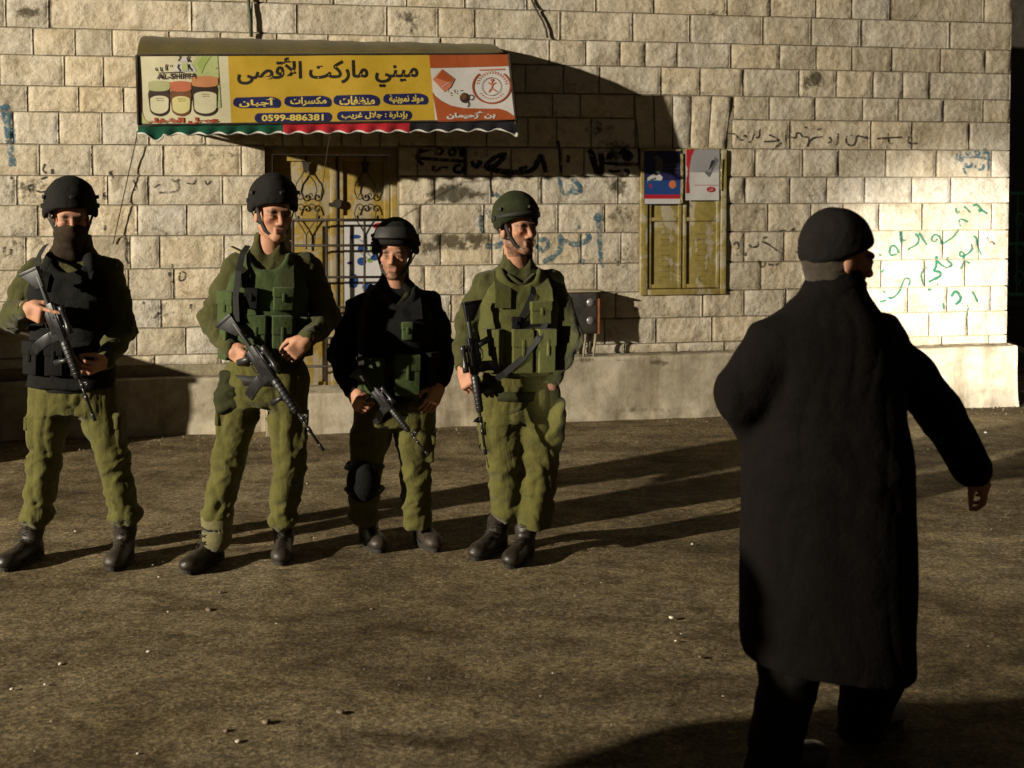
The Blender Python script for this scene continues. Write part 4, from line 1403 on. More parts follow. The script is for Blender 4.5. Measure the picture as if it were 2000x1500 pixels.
# ------------------------------------------------------------------ what stands beyond the corner
def build_gate():
    m = simple('green gate paint', (0.05, 0.30, 0.21), 0.6, 0.2)
    conc = simple('dark concrete', (0.055, 0.05, 0.04), 0.95, 0.3, 8, 0.6, 0.02)
    Y = 13.6
    p0 = W(1972, 605, Y)
    root = empty('boundary_wall', (p0.x - 0.5, Y + 0.2, 0), 0, 'low dark concrete wall beyond the stone corner', 'wall')
    MB().box(-0.3, 9, 0, 0.3, -0.05, p0.z).build('base', conc, root, 0.02)
    MB().box(-0.34, 9.04, -0.04, 0.34, p0.z + 0.002, p0.z + 0.05).build('coping', conc, root, 0.01)
    MB().box(0.6, 9, 2.5, 2.8, -0.05, 5.5).build('back_wall', conc, root)
    g = empty('green_gate', (p0.x - 0.5, Y + 0.3, p0.z + 0.052), 0, 'green iron gate with scrolls past the corner of the stone building', 'gate')
    zt = W(1985, 375, Y).z - p0.z
    px = lambda x: W(x, 500, Y).x - (p0.x - 0.5)
    for x in (px(1984), px(2080), px(2240)):
        MB().box(x - 0.035, x + 0.035, -0.03, 0.03, 0, zt).build('post', m, g, 0.004)
    for a, b in ((px(1984), px(2080)), (px(2080), px(2240))):
        for z in (0.08, zt * .5, zt - 0.08):
            MB().box(a + 0.036, b - 0.036, -0.012, 0.012, z, z + 0.03).build('rail', m, g)
        n = 4
        for k in range(1, n):
            x = a + (b - a) * k / n
            MB().tube([(x, 0, 0.1), (x, 0, zt - 0.06)], 0.008, 6).build('bar', m, g)
        for k in range(3):
            s = MB()
            zc = zt * (0.2 + 0.25 * k)
            s.tube([(a + 0.15 + 0.07 * math.cos(t * .5) * (1 - t / 16), -0.02, zc + 0.12 * math.sin(t * .5) * (1 - t / 16)) for t in range(15)], 0.008, 5)
            s.build('scroll', m, g, smooth=True)


build_gate()
# kerb stone strip running back past the corner
kb = MB()
e = loc2w((U_END + 0.06, -0.35, 0))
kb.box(0, 0.14, 0, 6, -0.05, 0.10)
kerb = kb.build('kerb', simple('kerb concrete', (0.26, 0.23, 0.18), 0.9, 0.3, 10, 0.5, 0.01), None, 0.015)
kerb.location = (5.0, 10.4, 0)
kerb.rotation_euler = (0, 0, -0.12)
tag(kerb, 'worn concrete kerb past the stone corner', 'kerb', None, 'structure')


# ------------------------------------------------------------------ loose stones
def rock_mesh(seed, sx, sy, sz):
    bm = bmesh.new()
    bmesh.ops.create_icosphere(bm, subdivisions=2, radius=1)
    P = np.array([v.co[:] for v in bm.verts])
    n = 1 + 0.35 * perlin(P * 0.9 + seed)
    for v, k in zip(bm.verts, n):
        v.co = Vector((v.co.x * sx * k, v.co.y * sy * k, v.co.z * sz * k))
    me = bpy.data.meshes.new('pebble')
    bm.to_mesh(me)
    bm.free()
    return me


M_PEB = simple('pale pebble', (0.55, 0.50, 0.40), 0.9, 0.2)
M_PEB2 = simple('brown pebble', (0.16, 0.12, 0.08), 0.9, 0.3)
PALE = [(118, 1297, 10), (290, 1273, 9), (88, 1337, 8), (24, 1346, 10), (270, 1472, 9), (465, 1448, 13), (1312, 1207, 12), (1320, 1252, 8), (1080, 1315, 6), (147, 1038, 6), (310, 1127, 5), (328, 1195, 5), (540, 1218, 5), (1352, 1063, 8), (1317, 1463, 7), (1330, 1238, 5),
        (1925, 845, 7), (1240, 808, 7), (600, 945, 5), (1412, 1360, 5)]
BROWN = [(520, 1411, 18), (443, 1428, 14), (666, 1392, 18), (726, 1190, 8), (780, 1338, 6), (408, 1192, 16), (1368, 1284, 12), (887, 1474, 6), (430, 1157, 10)]
for lst, mt, nm, lab, grp in ((PALE, M_PEB, 'pebble', 'small pale pebble lying on the brown asphalt', 'pale pebbles on the street'), (BROWN, M_PEB2, 'pebble', 'small brown pebble lying on the brown asphalt', 'brown pebbles on the street')):
    for i, (px, py, w) in enumerate(lst):
        g = G(px, py)
        s = w / (FPX / g.y) / 2
        me = rock_mesh(i * 3.3 + len(lst), s, s * 0.8, s * 0.42)
        o = link(nm, me, mt, None, True)
        o.location = (g.x, g.y, s * 0.2)
        o.rotation_euler = (0, 0, random.uniform(0, 6))
        tag(o, lab, 'pebble', grp)
for i, (px, py, w) in enumerate([(1972, 771, 7), (1976, 778, 8), (1996, 766, 8), (1980, 766, 5)]):
    g = G(px, py)
    s = w / (FPX / g.y) / 2
    o = link('corner_stone', rock_mesh(i * 7.7, s, s, s * .7), M_PEB, None, True)
    o.location = (g.x, g.y, s * 0.4)
    tag(o, 'pale loose stone at the foot of the building corner', 'stone', 'loose stones at the corner')


def build_gravel():
    b = MB()
    for k in range(1900):
        if k < 600:
            u = random.uniform(-4.5, U_END)
            d = 0.22 + abs(random.gauss(0, 0.22))
            if DOOR[0] - .1 < u < DOOR[1] + .1: d += 0.15
            p = loc2w((u, -d, 0))
            s = random.uniform(0.002, 0.008)
        else:
            p = Vector((random.uniform(-4, 5), random.uniform(2.9, 9), 0))
            s = random.uniform(0.002, 0.0055)
        M = Matrix.Translation(p) @ Euler((random.random() * 6, random.random() * 6, random.random() * 6)).to_matrix().to_4x4()
        b.add([M @ Vector(v) * 1 for v in [(s, 0, -s * .6), (-s * .7, s * .8, -s * .5), (-s * .6, -s * .9, -s * .4), (0, 0, s)]], [(0, 1, 2), (0, 3, 1), (1, 3, 2), (2, 3, 0)])
    o = b.build('gravel', simple('grit', (0.20, 0.17, 0.12), 0.95, 0.4, 12))
    tag(o, 'fine loose grit strewn along the wall foot and street', None, None, 'stuff')


build_gravel()


# ------------------------------------------------------------------ the two floodlights (out of the frame)
def build_lamp(pos, aim, power, col, size, blend, radius, name, label, pole):
    root = empty(name, (pos.x, pos.y, 0), 0, label, 'lamp')
    m = simple('lamp housing', (0.05, 0.05, 0.05), 0.5)
    MB().tube([(0, 0, 0), (0, 0, pos.z - 0.35)], [0.09 if pole else 0.03, 0.05 if pole else 0.02], 10).build('pole', m, root, smooth=True)
    MB().box(-0.3, 0.3, -0.3, 0.3, 0, 0.03).build('foot', m, root, 0.005)
    d = (aim - pos).normalized()
    q = d.to_track_quat('-Z', 'Y')
    hd = MB()
    r = radius + 0.06
    M = Matrix.Translation((0, 0, pos.z)) @ q.to_matrix().to_4x4()
    pts = [M @ Vector((0, 0, 0.34)), M @ Vector((0, 0, 0.30)), M @ Vector((0, 0, 0.08)), M @ Vector((0, 0, 0.03))]
    hd.tube(pts, [0.03, r * .6, r, r], 16)
    hd.build('head', m, root, smooth=True)
    l = bpy.data.lights.new('floodlight_bulb', 'SPOT')
    l.energy = power
    l.color = col
    l.spot_size = size
    l.spot_blend = blend
    l.shadow_soft_size = radius
    lo = bpy.data.objects.new('bulb', l)
    COL.objects.link(lo)
    lo.parent = root
    lo.location = (0, 0, pos.z)
    lo.rotation_euler = q.to_euler()


build_lamp(KEY_POS, KEY_AIM, KEY_POWER, KEY_COL, math.radians(37), 0.9, 0.14, 'street_floodlight', 'tall floodlight post lighting the street', True)
build_lamp(SPOT2_POS, SPOT2_AIM, SPOT2_POWER, SPOT2_COL, math.radians(12), 1.0, 0.10, 'work_light', 'low narrow work light aimed at the building corner', False)
# ================================================================== people: smooth-union fields turned into meshes
class Field:
    def __init__(self, lo, hi, h):
        self.h = h
        self.lo = np.array(lo, float)
        self.n = (np.ceil((np.array(hi, float) - self.lo) / h)).astype(int) + 1
        self.d = np.full(self.n, 9.0, np.float32)
        self.ax = [(self.lo[i] + h * np.arange(self.n[i])).astype(np.float32) for i in range(3)]

    def _put(self, lo, hi, fn, k, op):
        m = k + 3 * self.h
        a = np.maximum(0, np.floor((np.array(lo) - m - self.lo) / self.h).astype(int))
        b = np.minimum(self.n, np.ceil((np.array(hi) + m - self.lo) / self.h).astype(int) + 1)
        if (b <= a).any(): return
        sl = tuple(slice(a[i], b[i]) for i in range(3))
        X = self.ax[0][sl[0]][:, None, None]
        Y = self.ax[1][sl[1]][None, :, None]
        Z = self.ax[2][sl[2]][None, None, :]
        e = fn(X, Y, Z)
        d = self.d[sl]
        if op == 'sub':
            e = -e
            hh = np.clip(0.5 - 0.5 * (d - e) / k, 0, 1)
            self.d[sl] = d * (1 - hh) + e * hh + k * hh * (1 - hh)
        else:
            hh = np.clip(0.5 + 0.5 * (d - e) / k, 0, 1)
            self.d[sl] = d * (1 - hh) + e * hh - k * hh * (1 - hh)

    def cone(self, a, b, ra, rb, k=0.02, op='add'):
        a, b = np.array(a, float), np.array(b, float)
        ab = b - a
        L = max(1e-9, ab @ ab)
        R = max(ra, rb)

        def fn(X, Y, Z):
            x, y, z = X - a[0], Y - a[1], Z - a[2]
            t = np.clip((x * ab[0] + y * ab[1] + z * ab[2]) / L, 0, 1)
            return np.sqrt((x - t * ab[0]) ** 2 + (y - t * ab[1]) ** 2 + (z - t * ab[2]) ** 2) - (ra + (rb - ra) * t)
        self._put(np.minimum(a, b) - R, np.maximum(a, b) + R, fn, k, op)

    def chain(self, pts, rs, k=0.02):
        for i in range(len(pts) - 1):
            self.cone(pts[i], pts[i + 1], rs[i], rs[i + 1], k)

    def ell(self, c, r, R=None, k=0.015, op='add'):
        c, r = np.array(c, float), np.array(r, float)
        Rm = np.eye(3) if R is None else np.array(R)
        q = max(r)

        def fn(X, Y, Z):
            x, y, z = X - c[0], Y - c[1], Z - c[2]
            p = [(Rm[0, i] * x + Rm[1, i] * y + Rm[2, i] * z) / r[i] for i in range(3)]
            k0 = np.sqrt(p[0] ** 2 + p[1] ** 2 + p[2] ** 2)
            k1 = np.sqrt((p[0] / r[0]) ** 2 + (p[1] / r[1]) ** 2 + (p[2] / r[2]) ** 2)
            return k0 * (k0 - 1) / np.maximum(k1, 1e-6)
        self._put(c - q, c + q, fn, k, op)

    def box(self, c, hs, R=None, rnd=0.01, k=0.01, op='add'):
        c = np.array(c, float)
        Rm = np.eye(3) if R is None else np.array(R)
        q = float(np.linalg.norm(hs))

        def fn(X, Y, Z):
            x, y, z = X - c[0], Y - c[1], Z - c[2]
            p = [np.abs(Rm[0, i] * x + Rm[1, i] * y + Rm[2, i] * z) - (hs[i] - rnd) for i in range(3)]
            o = np.sqrt(sum(np.maximum(v, 0) ** 2 for v in p))
            return o + np.minimum(np.maximum(np.maximum(p[0], p[1]), p[2]), 0) - rnd
        self._put(c - q, c + q, fn, k, op)

    def loft(self, o, R, secs, k=0.02, pw=2.3, op='add'):
        "secs: (t, cx, cy, rx, ry) along the local z axis"
        o, Rm = np.array(o, float), np.array(R)
        S = np.array(secs, float)
        q = max(abs(S[:, 0]).max(), 0) + S[:, 3:].max() + np.abs(S[:, 1:3]).max()
        pts = np.array([o + Rm @ np.array([s[1], s[2], s[0]]) for s in S])
        rr = S[:, 3:].max()

        def fn(X, Y, Z):
            x, y, z = X - o[0], Y - o[1], Z - o[2]
            lx = Rm[0, 0] * x + Rm[1, 0] * y + Rm[2, 0] * z
            ly = Rm[0, 1] * x + Rm[1, 1] * y + Rm[2, 1] * z
            lz = Rm[0, 2] * x + Rm[1, 2] * y + Rm[2, 2] * z
            f = lambda c: np.interp(lz, S[:, 0], S[:, c]).astype(np.float32)
            cx, cy, rx, ry = f(1), f(2), f(3), f(4)
            e = ((np.abs(lx - cx) / rx) ** pw + (np.abs(ly - cy) / ry) ** pw) ** (1 / pw)
            d = (e - 1) * np.minimum(rx, ry)
            return np.maximum(d, np.maximum(S[0, 0] - lz, lz - S[-1, 0]))
        self._put(pts.min(0) - rr, pts.max(0) + rr, fn, k, op)

    def mesh(self):
        d, h = self.d, self.h
        s = d < 0
        c = [s[i:s.shape[0] - 1 + i, j:s.shape[1] - 1 + j, k:s.shape[2] - 1 + k] for i in (0, 1) for j in (0, 1) for k in (0, 1)]
        cnt = np.zeros(c[0].shape, np.int8)
        for q in c: cnt += q
        act = (cnt > 0) & (cnt < 8)
        I = np.argwhere(act)
        idx = np.full(act.shape, -1, np.int32)
        idx[act] = np.arange(len(I))
        P = np.zeros((len(I), 3)); N = np.zeros(len(I))
        cor = {}
        for i in (0, 1):
            for j in (0, 1):
                for k in (0, 1):
                    cor[i, j, k] = d[I[:, 0] + i, I[:, 1] + j, I[:, 2] + k].astype(float)
        for ax in range(3):
            for u in (0, 1):
                for v in (0, 1):
                    a = [0, 0, 0]; o = [x for x in range(3) if x != ax]
                    a[o[0]], a[o[1]] = u, v
                    b = list(a); b[ax] = 1
                    da, db = cor[tuple(a)], cor[tuple(b)]
                    m = (da < 0) != (db < 0)
                    t = np.where(m, da / np.where(da == db, 1, da - db), 0)
                    p = np.zeros((len(I), 3))
                    p[:, o[0]], p[:, o[1]], p[:, ax] = u, v, t
                    P[m] += p[m]; N[m] += 1
        V = self.lo + h * (I + P / N[:, None])
        F = []
        for ax in range(3):
            sa = [slice(None)] * 3; sb = [slice(None)] * 3
            sa[ax] = slice(0, -1); sb[ax] = slice(1, None)
            x = s[tuple(sa)] != s[tuple(sb)]
            o = [(ax + 1) % 3, (ax + 2) % 3]
            E = np.argwhere(x)
            ok = (E[:, o[0]] > 0) & (E[:, o[1]] > 0) & (E[:, o[0]] < s.shape[o[0]] - 1) & (E[:, o[1]] < s.shape[o[1]] - 1)
            E = E[ok]
            q = []
            for da, db in ((-1, -1), (0, -1), (0, 0), (-1, 0)):
                e = E.copy(); e[:, o[0]] += da; e[:, o[1]] += db
                q.append(idx[e[:, 0], e[:, 1], e[:, 2]])
            q = np.stack(q, 1)
            flip = ~s[tuple(E.T)]
            q[flip] = q[flip][:, ::-1]
            F.append(q)
        return V, np.concatenate(F)


def normals(V, F):
    n = np.cross(V[F[:, 2]] - V[F[:, 0]], V[F[:, 3]] - V[F[:, 1]])
    N = np.zeros_like(V)
    for i in range(4):
        np.add.at(N, F[:, i], n)
    return N / (np.linalg.norm(N, axis=1)[:, None] + 1e-12)


def relax(V, F, it=1, lam=0.5):
    E = np.concatenate([F[:, [0, 1]], F[:, [1, 2]], F[:, [2, 3]], F[:, [3, 0]]])
    for _ in range(it):
        S = np.zeros_like(V); C = np.zeros(len(V))
        np.add.at(S, E[:, 0], V[E[:, 1]]); np.add.at(C, E[:, 0], 1)
        np.add.at(S, E[:, 1], V[E[:, 0]]); np.add.at(C, E[:, 1], 1)
        V = V + lam * (S / C[:, None] - V)
    return V


def wrinkle(V, F, amp, foci=(), seed=0.0, base=0.35, freq=1.0, slant=0.5, lng=0.3):
    "cloth folds: strong near the joints in foci [(point, radius)]"
    N = normals(V, F)
    w = np.full(len(V), base)
    for c, r in foci:
        w = np.maximum(w, np.exp(-((V - np.array(c)) ** 2).sum(1) / r ** 2))
    wp_ = V + 0.05 * np.stack([perlin(V * 4 + seed), perlin(V * 4 + seed + 9), perlin(V * 4 + seed + 21)], 1)
    q = np.stack([wp_[:, 0] * 7 * freq + slant * wp_[:, 2] * 9, wp_[:, 1] * 7 * freq, wp_[:, 2] * 12 * freq - slant * wp_[:, 0] * 8], 1) + seed
    a = 1 - 2.4 * np.abs(perlin(q))
    b = 1 - 2.2 * np.abs(perlin(q * 1.9 + 31))
    v = np.abs(perlin(q * 1.25 + 57)) ** 0.6
    c = perlin(V * 5 + seed + 3)
    l = np.abs(perlin(np.stack([wp_[:, 0] * 13, wp_[:, 1] * 13, wp_[:, 2] * 2.6], 1) + seed + 71)) ** 0.7
    return V + N * ((amp * (0.75 * a + 0.30 * b + 0.35 * v - 0.65) * w) + amp * 0.5 * c * base + amp * (l - 0.45) * lng)[:, None]


def fmesh(name, fld, mat, parent, rel=1, wr=None, post=None):
    V, F = fld.mesh()
    V = relax(V, F, rel)
    if wr: V = wrinkle(V, F, **wr)
    if post is not None: V = post(V)
    me = bpy.data.meshes.new(name)
    me.vertices.add(len(V)); me.vertices.foreach_set('co', V.astype(np.float32).ravel())
    me.loops.add(F.size); me.loops.foreach_set('vertex_index', F.astype(np.int32).ravel())
    me.polygons.add(len(F))
    me.polygons.foreach_set('loop_start', np.arange(0, F.size, 4, dtype=np.int32))
    me.polygons.foreach_set('use_smooth', np.ones(len(F), bool))
    me.update(calc_edges=True)
    me.validate()
    return link(name, me, mat, parent), V


def m_skin():
    t = NT('skin')
    c = t.geo()
    a = t.n('ShaderNodeAttribute', attribute_name='Col').outputs['Color']
    n = t.noise(60, c, 5)
    n2 = t.noise(14, c, 4)
    col = t.mix(0.5, a, t.ramp(n2, (0.3, (0.78, 0.70, 0.66)), (0.7, (1.1, 1.05, 1.0))), 'MULTIPLY')
    col = t.mix(0.3, col, t.ramp(n, (0.3, (0.75, 0.68, 0.62)), (0.65, (1.05, 1.0, 1.0))), 'MULTIPLY')
    t.put(t.b.inputs['Subsurface Weight'], 0.12)
    t.put(t.b.inputs['Subsurface Radius'], (0.012, 0.005, 0.003))
    t.put(t.b.inputs['Subsurface Scale'], 0.6)
    return t.out(col, 0.62, t.bump(n, 0.4, 0.003), 0.28)


M_SKIN = m_skin()
OLIVE = cloth('olive uniform', (0.092, 0.086, 0.022), (0.060, 0.056, 0.014), 700, 0.1, 0.2, 0.45)
OLIVE2 = cloth('olive shirt', (0.058, 0.057, 0.018), (0.036, 0.036, 0.011), 700, 0.1, 0.2, 0.45)
GREENK = cloth('green kit', (0.050, 0.072, 0.024), (0.034, 0.050, 0.017), 420, 0.05)
OLIVEK = cloth('olive kit', (0.082, 0.084, 0.024), (0.056, 0.058, 0.016), 420, 0.05)
BLACKK = cloth('black kit', (0.010, 0.010, 0.009), (0.006, 0.006, 0.006), 420, 0.0)
DKOLV = cloth('dark olive', (0.034, 0.036, 0.014), (0.022, 0.024, 0.01), 500, 0.0)
KNIT = cloth('brown knit', (0.040, 0.027, 0.016), (0.022, 0.015, 0.009), 320, 0.0, 0.6)
HELM_B = cloth('black helmet cover', (0.014, 0.013, 0.012), (0.009, 0.009, 0.008), 500, 0.0)
HELM_G = cloth('olive helmet cover', (0.026, 0.031, 0.013), (0.012, 0.014, 0.006), 500, 0.0)
LEATH = simple('boot leather', (0.024, 0.018, 0.012), 0.5, 0.45, 38, 0.6, 0.005, 0.4)
RUBBER = simple('boot sole', (0.018, 0.016, 0.013), 0.8, 0.2)
STRAP = simple('nylon strap', (0.014, 0.014, 0.012), 0.7, 0.2, 120, 0.3, 0.001)
GUN = simple('gun metal', (0.020, 0.020, 0.021), 0.30, 0.25, 50, 0.12, 0.001, 0.6, 0.3)
POLY = simple('black polymer', (0.014, 0.014, 0.014), 0.45, 0.2, 60, 0.15, 0.001, 0.5)
M_EYEW = simple('eye white', (0.30, 0.26, 0.23), 0.2, 0.03, 20, 0.0)
M_IRIS = simple('iris', (0.03, 0.018, 0.01), 0.15, 0.1, 60, 0.0)
M_HAIR = cloth('dark hair', (0.014, 0.010, 0.007), (0.008, 0.006, 0.004), 600, 0.1)


def unit(v):
    v = np.array(v, float)
    return v / (np.linalg.norm(v) + 1e-12)


def rot_z(t): return np.array([[math.cos(t), -math.sin(t), 0], [math.sin(t), math.cos(t), 0], [0, 0, 1]])


def rot_x(t): return np.array([[1, 0, 0], [0, math.cos(t), -math.sin(t)], [0, math.sin(t), math.cos(t)]])


def rot_y(t): return np.array([[math.cos(t), 0, math.sin(t)], [0, 1, 0], [-math.sin(t), 0, math.cos(t)]])


def add_head(f, c, R, s=1.0):
    "face looks along local -y"
    T = lambda x, y, z: np.array(c) + R @ (np.array([x, y, z]) * s)
    E = lambda p, r, k=0.012, op='add': f.ell(T(*p), np.array(r) * s, R, k, op)
    Cn = lambda p, q, a, b, k=0.01, op='add': f.cone(T(*p), T(*q), a * s, b * s, k, op)
    E((0, .016, .038), (.075, .096, .088))
    E((0, -.026, -.030), (.060, .066, .082), .02)
    for x in (-1, 1):
        Cn((x * .050, .0, -.058), (x * .014, -.070, -.098), .020, .019, .02)
        E((x * .044, -.064, -.016), (.020, .020, .018), .02)
        E((x * .077, .012, -.010), (.009, .019, .031), .006)
        E((x * .013, -.100, -.036), (.009, .011, .008), .006)
    E((0, -.074, -.098), (.024, .019, .018), .015)
    Cn((-.036, -.083, .021), (.036, -.083, .021), .013, .013, .015)
    for x in (-1, 1):
        E((x * .031, -.102, -.002), (.021, .020, .0135), .008, 'sub')
        E((x * .031, -.0795, -.002), (.0148, .0148, .0135), .004)
        Cn((x * .016, -.0915, .0035), (x * .047, -.0845, .0045), .0048, .0045, .004)
        Cn((x * .017, -.0905, -.0085), (x * .045, -.0845, -.0080), .0045, .0042, .004)
    Cn((0, -.090, .012), (0, -.112, -.030), .0085, .0115, .010)
    Cn((-.018, -.089, -.062), (.018, -.089, -.062), .0075, .0075, .008)
    Cn((-.015, -.089, -.073), (.015, -.089, -.073), .0085, .0085, .007)
    Cn((-.022, -.100, -.0675), (.022, -.100, -.0675), .0035, .0035, .003, 'sub')
    return T


def head_colors(V, c, R, skin, beard, s=1.0, lip=(0.27, 0.105, 0.075)):
    L = ((V - np.array(c)) @ R) / s
    col = np.tile(np.array(skin), (len(V), 1))
    x, y, z = L[:, 0], L[:, 1], L[:, 2]
    head = (np.abs(x) < .11) & (z > -.14) & (z < .15) & (np.abs(y) < .14)

    def mixc(w, cc):
        nonlocal col
        w = np.clip(w, 0, 1)[:, None] * head[:, None]
        col = col * (1 - w) + np.array(cc) * w
    ck = np.exp(-((np.abs(x) - .045) / .022) ** 2 - ((z + .025) / .025) ** 2) * (y < -.02)
    mixc(ck * 0.35, (skin[0] * 1.05, skin[1] * 0.75, skin[2] * 0.7))
    jaw = 1 / (1 + np.exp((z + .048 - 0.35 * np.maximum(0, np.abs(x) - .03)) * 140))
    lipz = np.exp(-((x / .024) ** 2 + ((z + .067) / .010) ** 2))
    nz = 0.75 + 0.5 * perlin(L * 90)
    mixc(np.minimum(jaw * (1 - 0.9 * lipz) * beard, .92) * (y < .02) * (z > -.125) * nz, (0.07, 0.04, 0.022))
    mixc(np.exp(-((x / .022) ** 4 + ((z + .052) / .007) ** 2)) * (y < -.07) * beard * 0.8, (0.07, 0.04, 0.022))
    mixc(np.exp(-((x / .020) ** 4 + ((z + .0675) / .0095) ** 4)) * (y < -.078) * 0.6, lip)
    br = np.exp(-((np.abs(x) - .033) / .018) ** 4 - ((z - .021 + 0.12 * np.abs(np.abs(x) - .030)) / .0095) ** 2) * (y < -.05)
    mixc(br * 0.95, (0.018, 0.012, 0.008))
    sock = np.exp(-((np.abs(x) - .031) / .019) ** 2 - ((z + .001) / .010) ** 2) * (y < -.05)
    mixc(sock * 0.6, (0.13, 0.06, 0.035))
    lash = np.exp(-((np.abs(x) - .031) / .016) ** 4 - ((z - .0045) / .003) ** 2) * (y < -.06)
    mixc(lash * 0.85, (0.015, 0.01, 0.008))
    return col


def add_hand(f, wrist, d, n, curl, tside, s=1.0, spread=1.0, index=None, thumb=0.5):
    "d: towards the fingers, n: where the palm faces, curl: list of 3 joint angles, tside: +1/-1 thumb side along d x n"
    d = unit(d); n = unit(np.array(n) - d * np.dot(n, d)); sd = np.cross(d, n)
    w = np.array(wrist)
    P = lambda a, b, c: w + (d * a + sd * b + n * c) * s
    R = np.stack([sd, n, d], 1)
    f.box(P(.050, 0, 0), np.array([.040, .0155, .048]) * s, R, .014 * s, .012)
    f.cone(P(-.02, 0, 0), P(.02, 0, 0), .026 * s, .028 * s, .015)
    f.ell(P(.035, tside * .028, .010), np.array([.018, .018, .030]) * s, R, .01)
    L = [(.044, .026, .020), (.048, .030, .021), (.045, .028, .021), (.036, .021, .018)]
    for i in range(4):
        b = tside * (.031 - .0207 * i) * spread
        p = P(.088 - abs(i - 1.2) * .004, b, 0)
        ang = 0.0
        cr = index if (i == 0 and index is not None) else curl
        rr = (.0092, .0085, .0078, .0070) if i < 3 else (.0082, .0075, .0070, .0062)
        fan = tside * (0.05 - 0.033 * i)
        for k in range(3):
            ang += cr[k]
            q = p + (d * math.cos(ang) + n * math.sin(ang) + sd * fan) * L[i][k] * s
            f.cone(p, q, rr[k] * s, rr[k + 1] * s, .003)
            p = q
    t0 = P(.030, tside * .034, .008)
    t1 = t0 + unit(d * .75 + sd * tside * .75 * (1 - thumb) + n * .45) * .040 * s
    t2 = t1 + unit(d * .85 + n * (.3 + .5 * thumb) - sd * tside * .25 * thumb) * .032 * s
    t3 = t2 + unit(d * .75 + n * (.3 + .6 * thumb) - sd * tside * .4 * thumb) * .024 * s
    f.cone(t0, t1, .0135 * s, .0115 * s, .010)
    f.cone(t1, t2, .0112 * s, .0095 * s, .004)
    f.cone(t2, t3, .0095 * s, .0075 * s, .003)


def body_mesh(root, f, skin, beard, hc, hR, hs):
    o, V = fmesh('body', f, M_SKIN, root, 1)
    col = head_colors(V, hc, hR, skin, beard, hs)
    me = o.data
    at = me.color_attributes.new('Col', 'FLOAT_COLOR', 'POINT')
    at.data.foreach_set('color', np.concatenate([col, np.ones((len(col), 1))], 1).astype(np.float32).ravel())
    for x in (-1, 1):
        c = np.array(hc) + hR @ (np.array([x * .031, -.0810, -.002]) * hs)
        bm = bmesh.new()
        bmesh.ops.create_uvsphere(bm, u_segments=14, v_segments=10, radius=.0122 * hs)
        e = bpy.data.meshes.new('eye'); bm.to_mesh(e); bm.free()
        eo = link('eye', e, M_EYEW, root, True)
        eo.location = c
        bm = bmesh.new()
        bmesh.ops.create_uvsphere(bm, u_segments=12, v_segments=8, radius=.0062 * hs)
        e = bpy.data.meshes.new('iris'); bm.to_mesh(e); bm.free()
        io = link('iris', e, M_IRIS, eo, True)
        io.location = hR @ np.array([0, -.0080 * hs, 0])
    return o


def boot(root, heel, toe, ankle, top, mat=LEATH):
    "heel and toe on the ground, ankle and top of the shaft above"
    heel, toe, ankle, top = (np.array(q, float) for q in (heel, toe, ankle, top))
    g = min(heel[2], toe[2])
    d = unit([toe[0] - heel[0], toe[1] - heel[1], 0])
    mid = heel + d * 0.055
    Lf = 0.285
    hl = np.array([ankle[0], ankle[1], 0]) * 0.35 + mid * 0.65
    hl = np.array([hl[0], hl[1], g]) - d * 0.055
    R = np.stack([np.cross(d, [0, 0, 1]), d, [0, 0, 1]], 1)
    P = lambda a, b, z: hl + d * a + R[:, 0] * b + np.array([0, 0, z])
    f = Field(np.minimum(np.minimum(hl - .15, toe - .2), top - .15) * [1, 1, 0] + [0, 0, g - .02], np.maximum(np.maximum(hl + .15, P(Lf, 0, 0) + .1), top + .15), .0065)
    f.ell(P(.045, 0, .045), (.041, .050, .055), R, .02)
    f.ell(P(.13, 0, .045), (.044, .085, .048), R, .025)
    f.ell(P(.205, 0, .038), (.051, .072, .042), R, .02)
    f.ell(P(.245, 0, .034), (.045, .048, .036), R, .02)
    f.cone(P(.075, 0, .08), ankle, .048, .050, .03)
    f.cone(ankle, top, .050, .058, .02)
    f.box(P(.12, 0, -.06), (.2, .3, .075), R, .004, .006, 'sub')
    o, V = fmesh('boot', f, mat, root, 1, dict(amp=.0055, foci=[(P(.12, 0, .09), .07), (ankle, .06)], seed=heel[0] * 10, base=.3, freq=1.4))
    # sole
    b = MB()
    out = []
    for k in range(28):
        a = 2 * PI * k / 28
        y = math.cos(a); x = math.sin(a)
        w = .050 + .006 * (y > 0) - .010 * math.exp(-((y + .1) / .25) ** 2)
        out.append((x * w, .134 + y * .150))
    vs = [P(yy, xx, -.001) for xx, yy in out] + [P(yy, xx * 1.01, .024) for xx, yy in out]
    n = len(out)
    b.add(vs, [tuple(range(n)), tuple(range(2 * n - 1, n - 1, -1))] + [(i, n + i, n + (i + 1) % n, (i + 1) % n) for i in range(n)])
    b.build('sole', RUBBER, o)
    lc = MB()
    up = unit(top - ankle)
    for k in range(6):
        t = k / 5
        c0 = P(.165, 0, .075) * (1 - t) + (ankle + d * .055 + up * .10) * t
        c0 = c0 + d * .004 * math.sin(PI * t)
        for sg in (-1, 1):
            lc.tube([c0 + R[:, 0] * .022 * sg, c0 + d * .006 + np.array([0, 0, .008]), c0 - R[:, 0] * .022 * sg + np.array([0, 0, .015])], .0026, 5)
    lc.build('lace', STRAP, o, smooth=True)
    return o


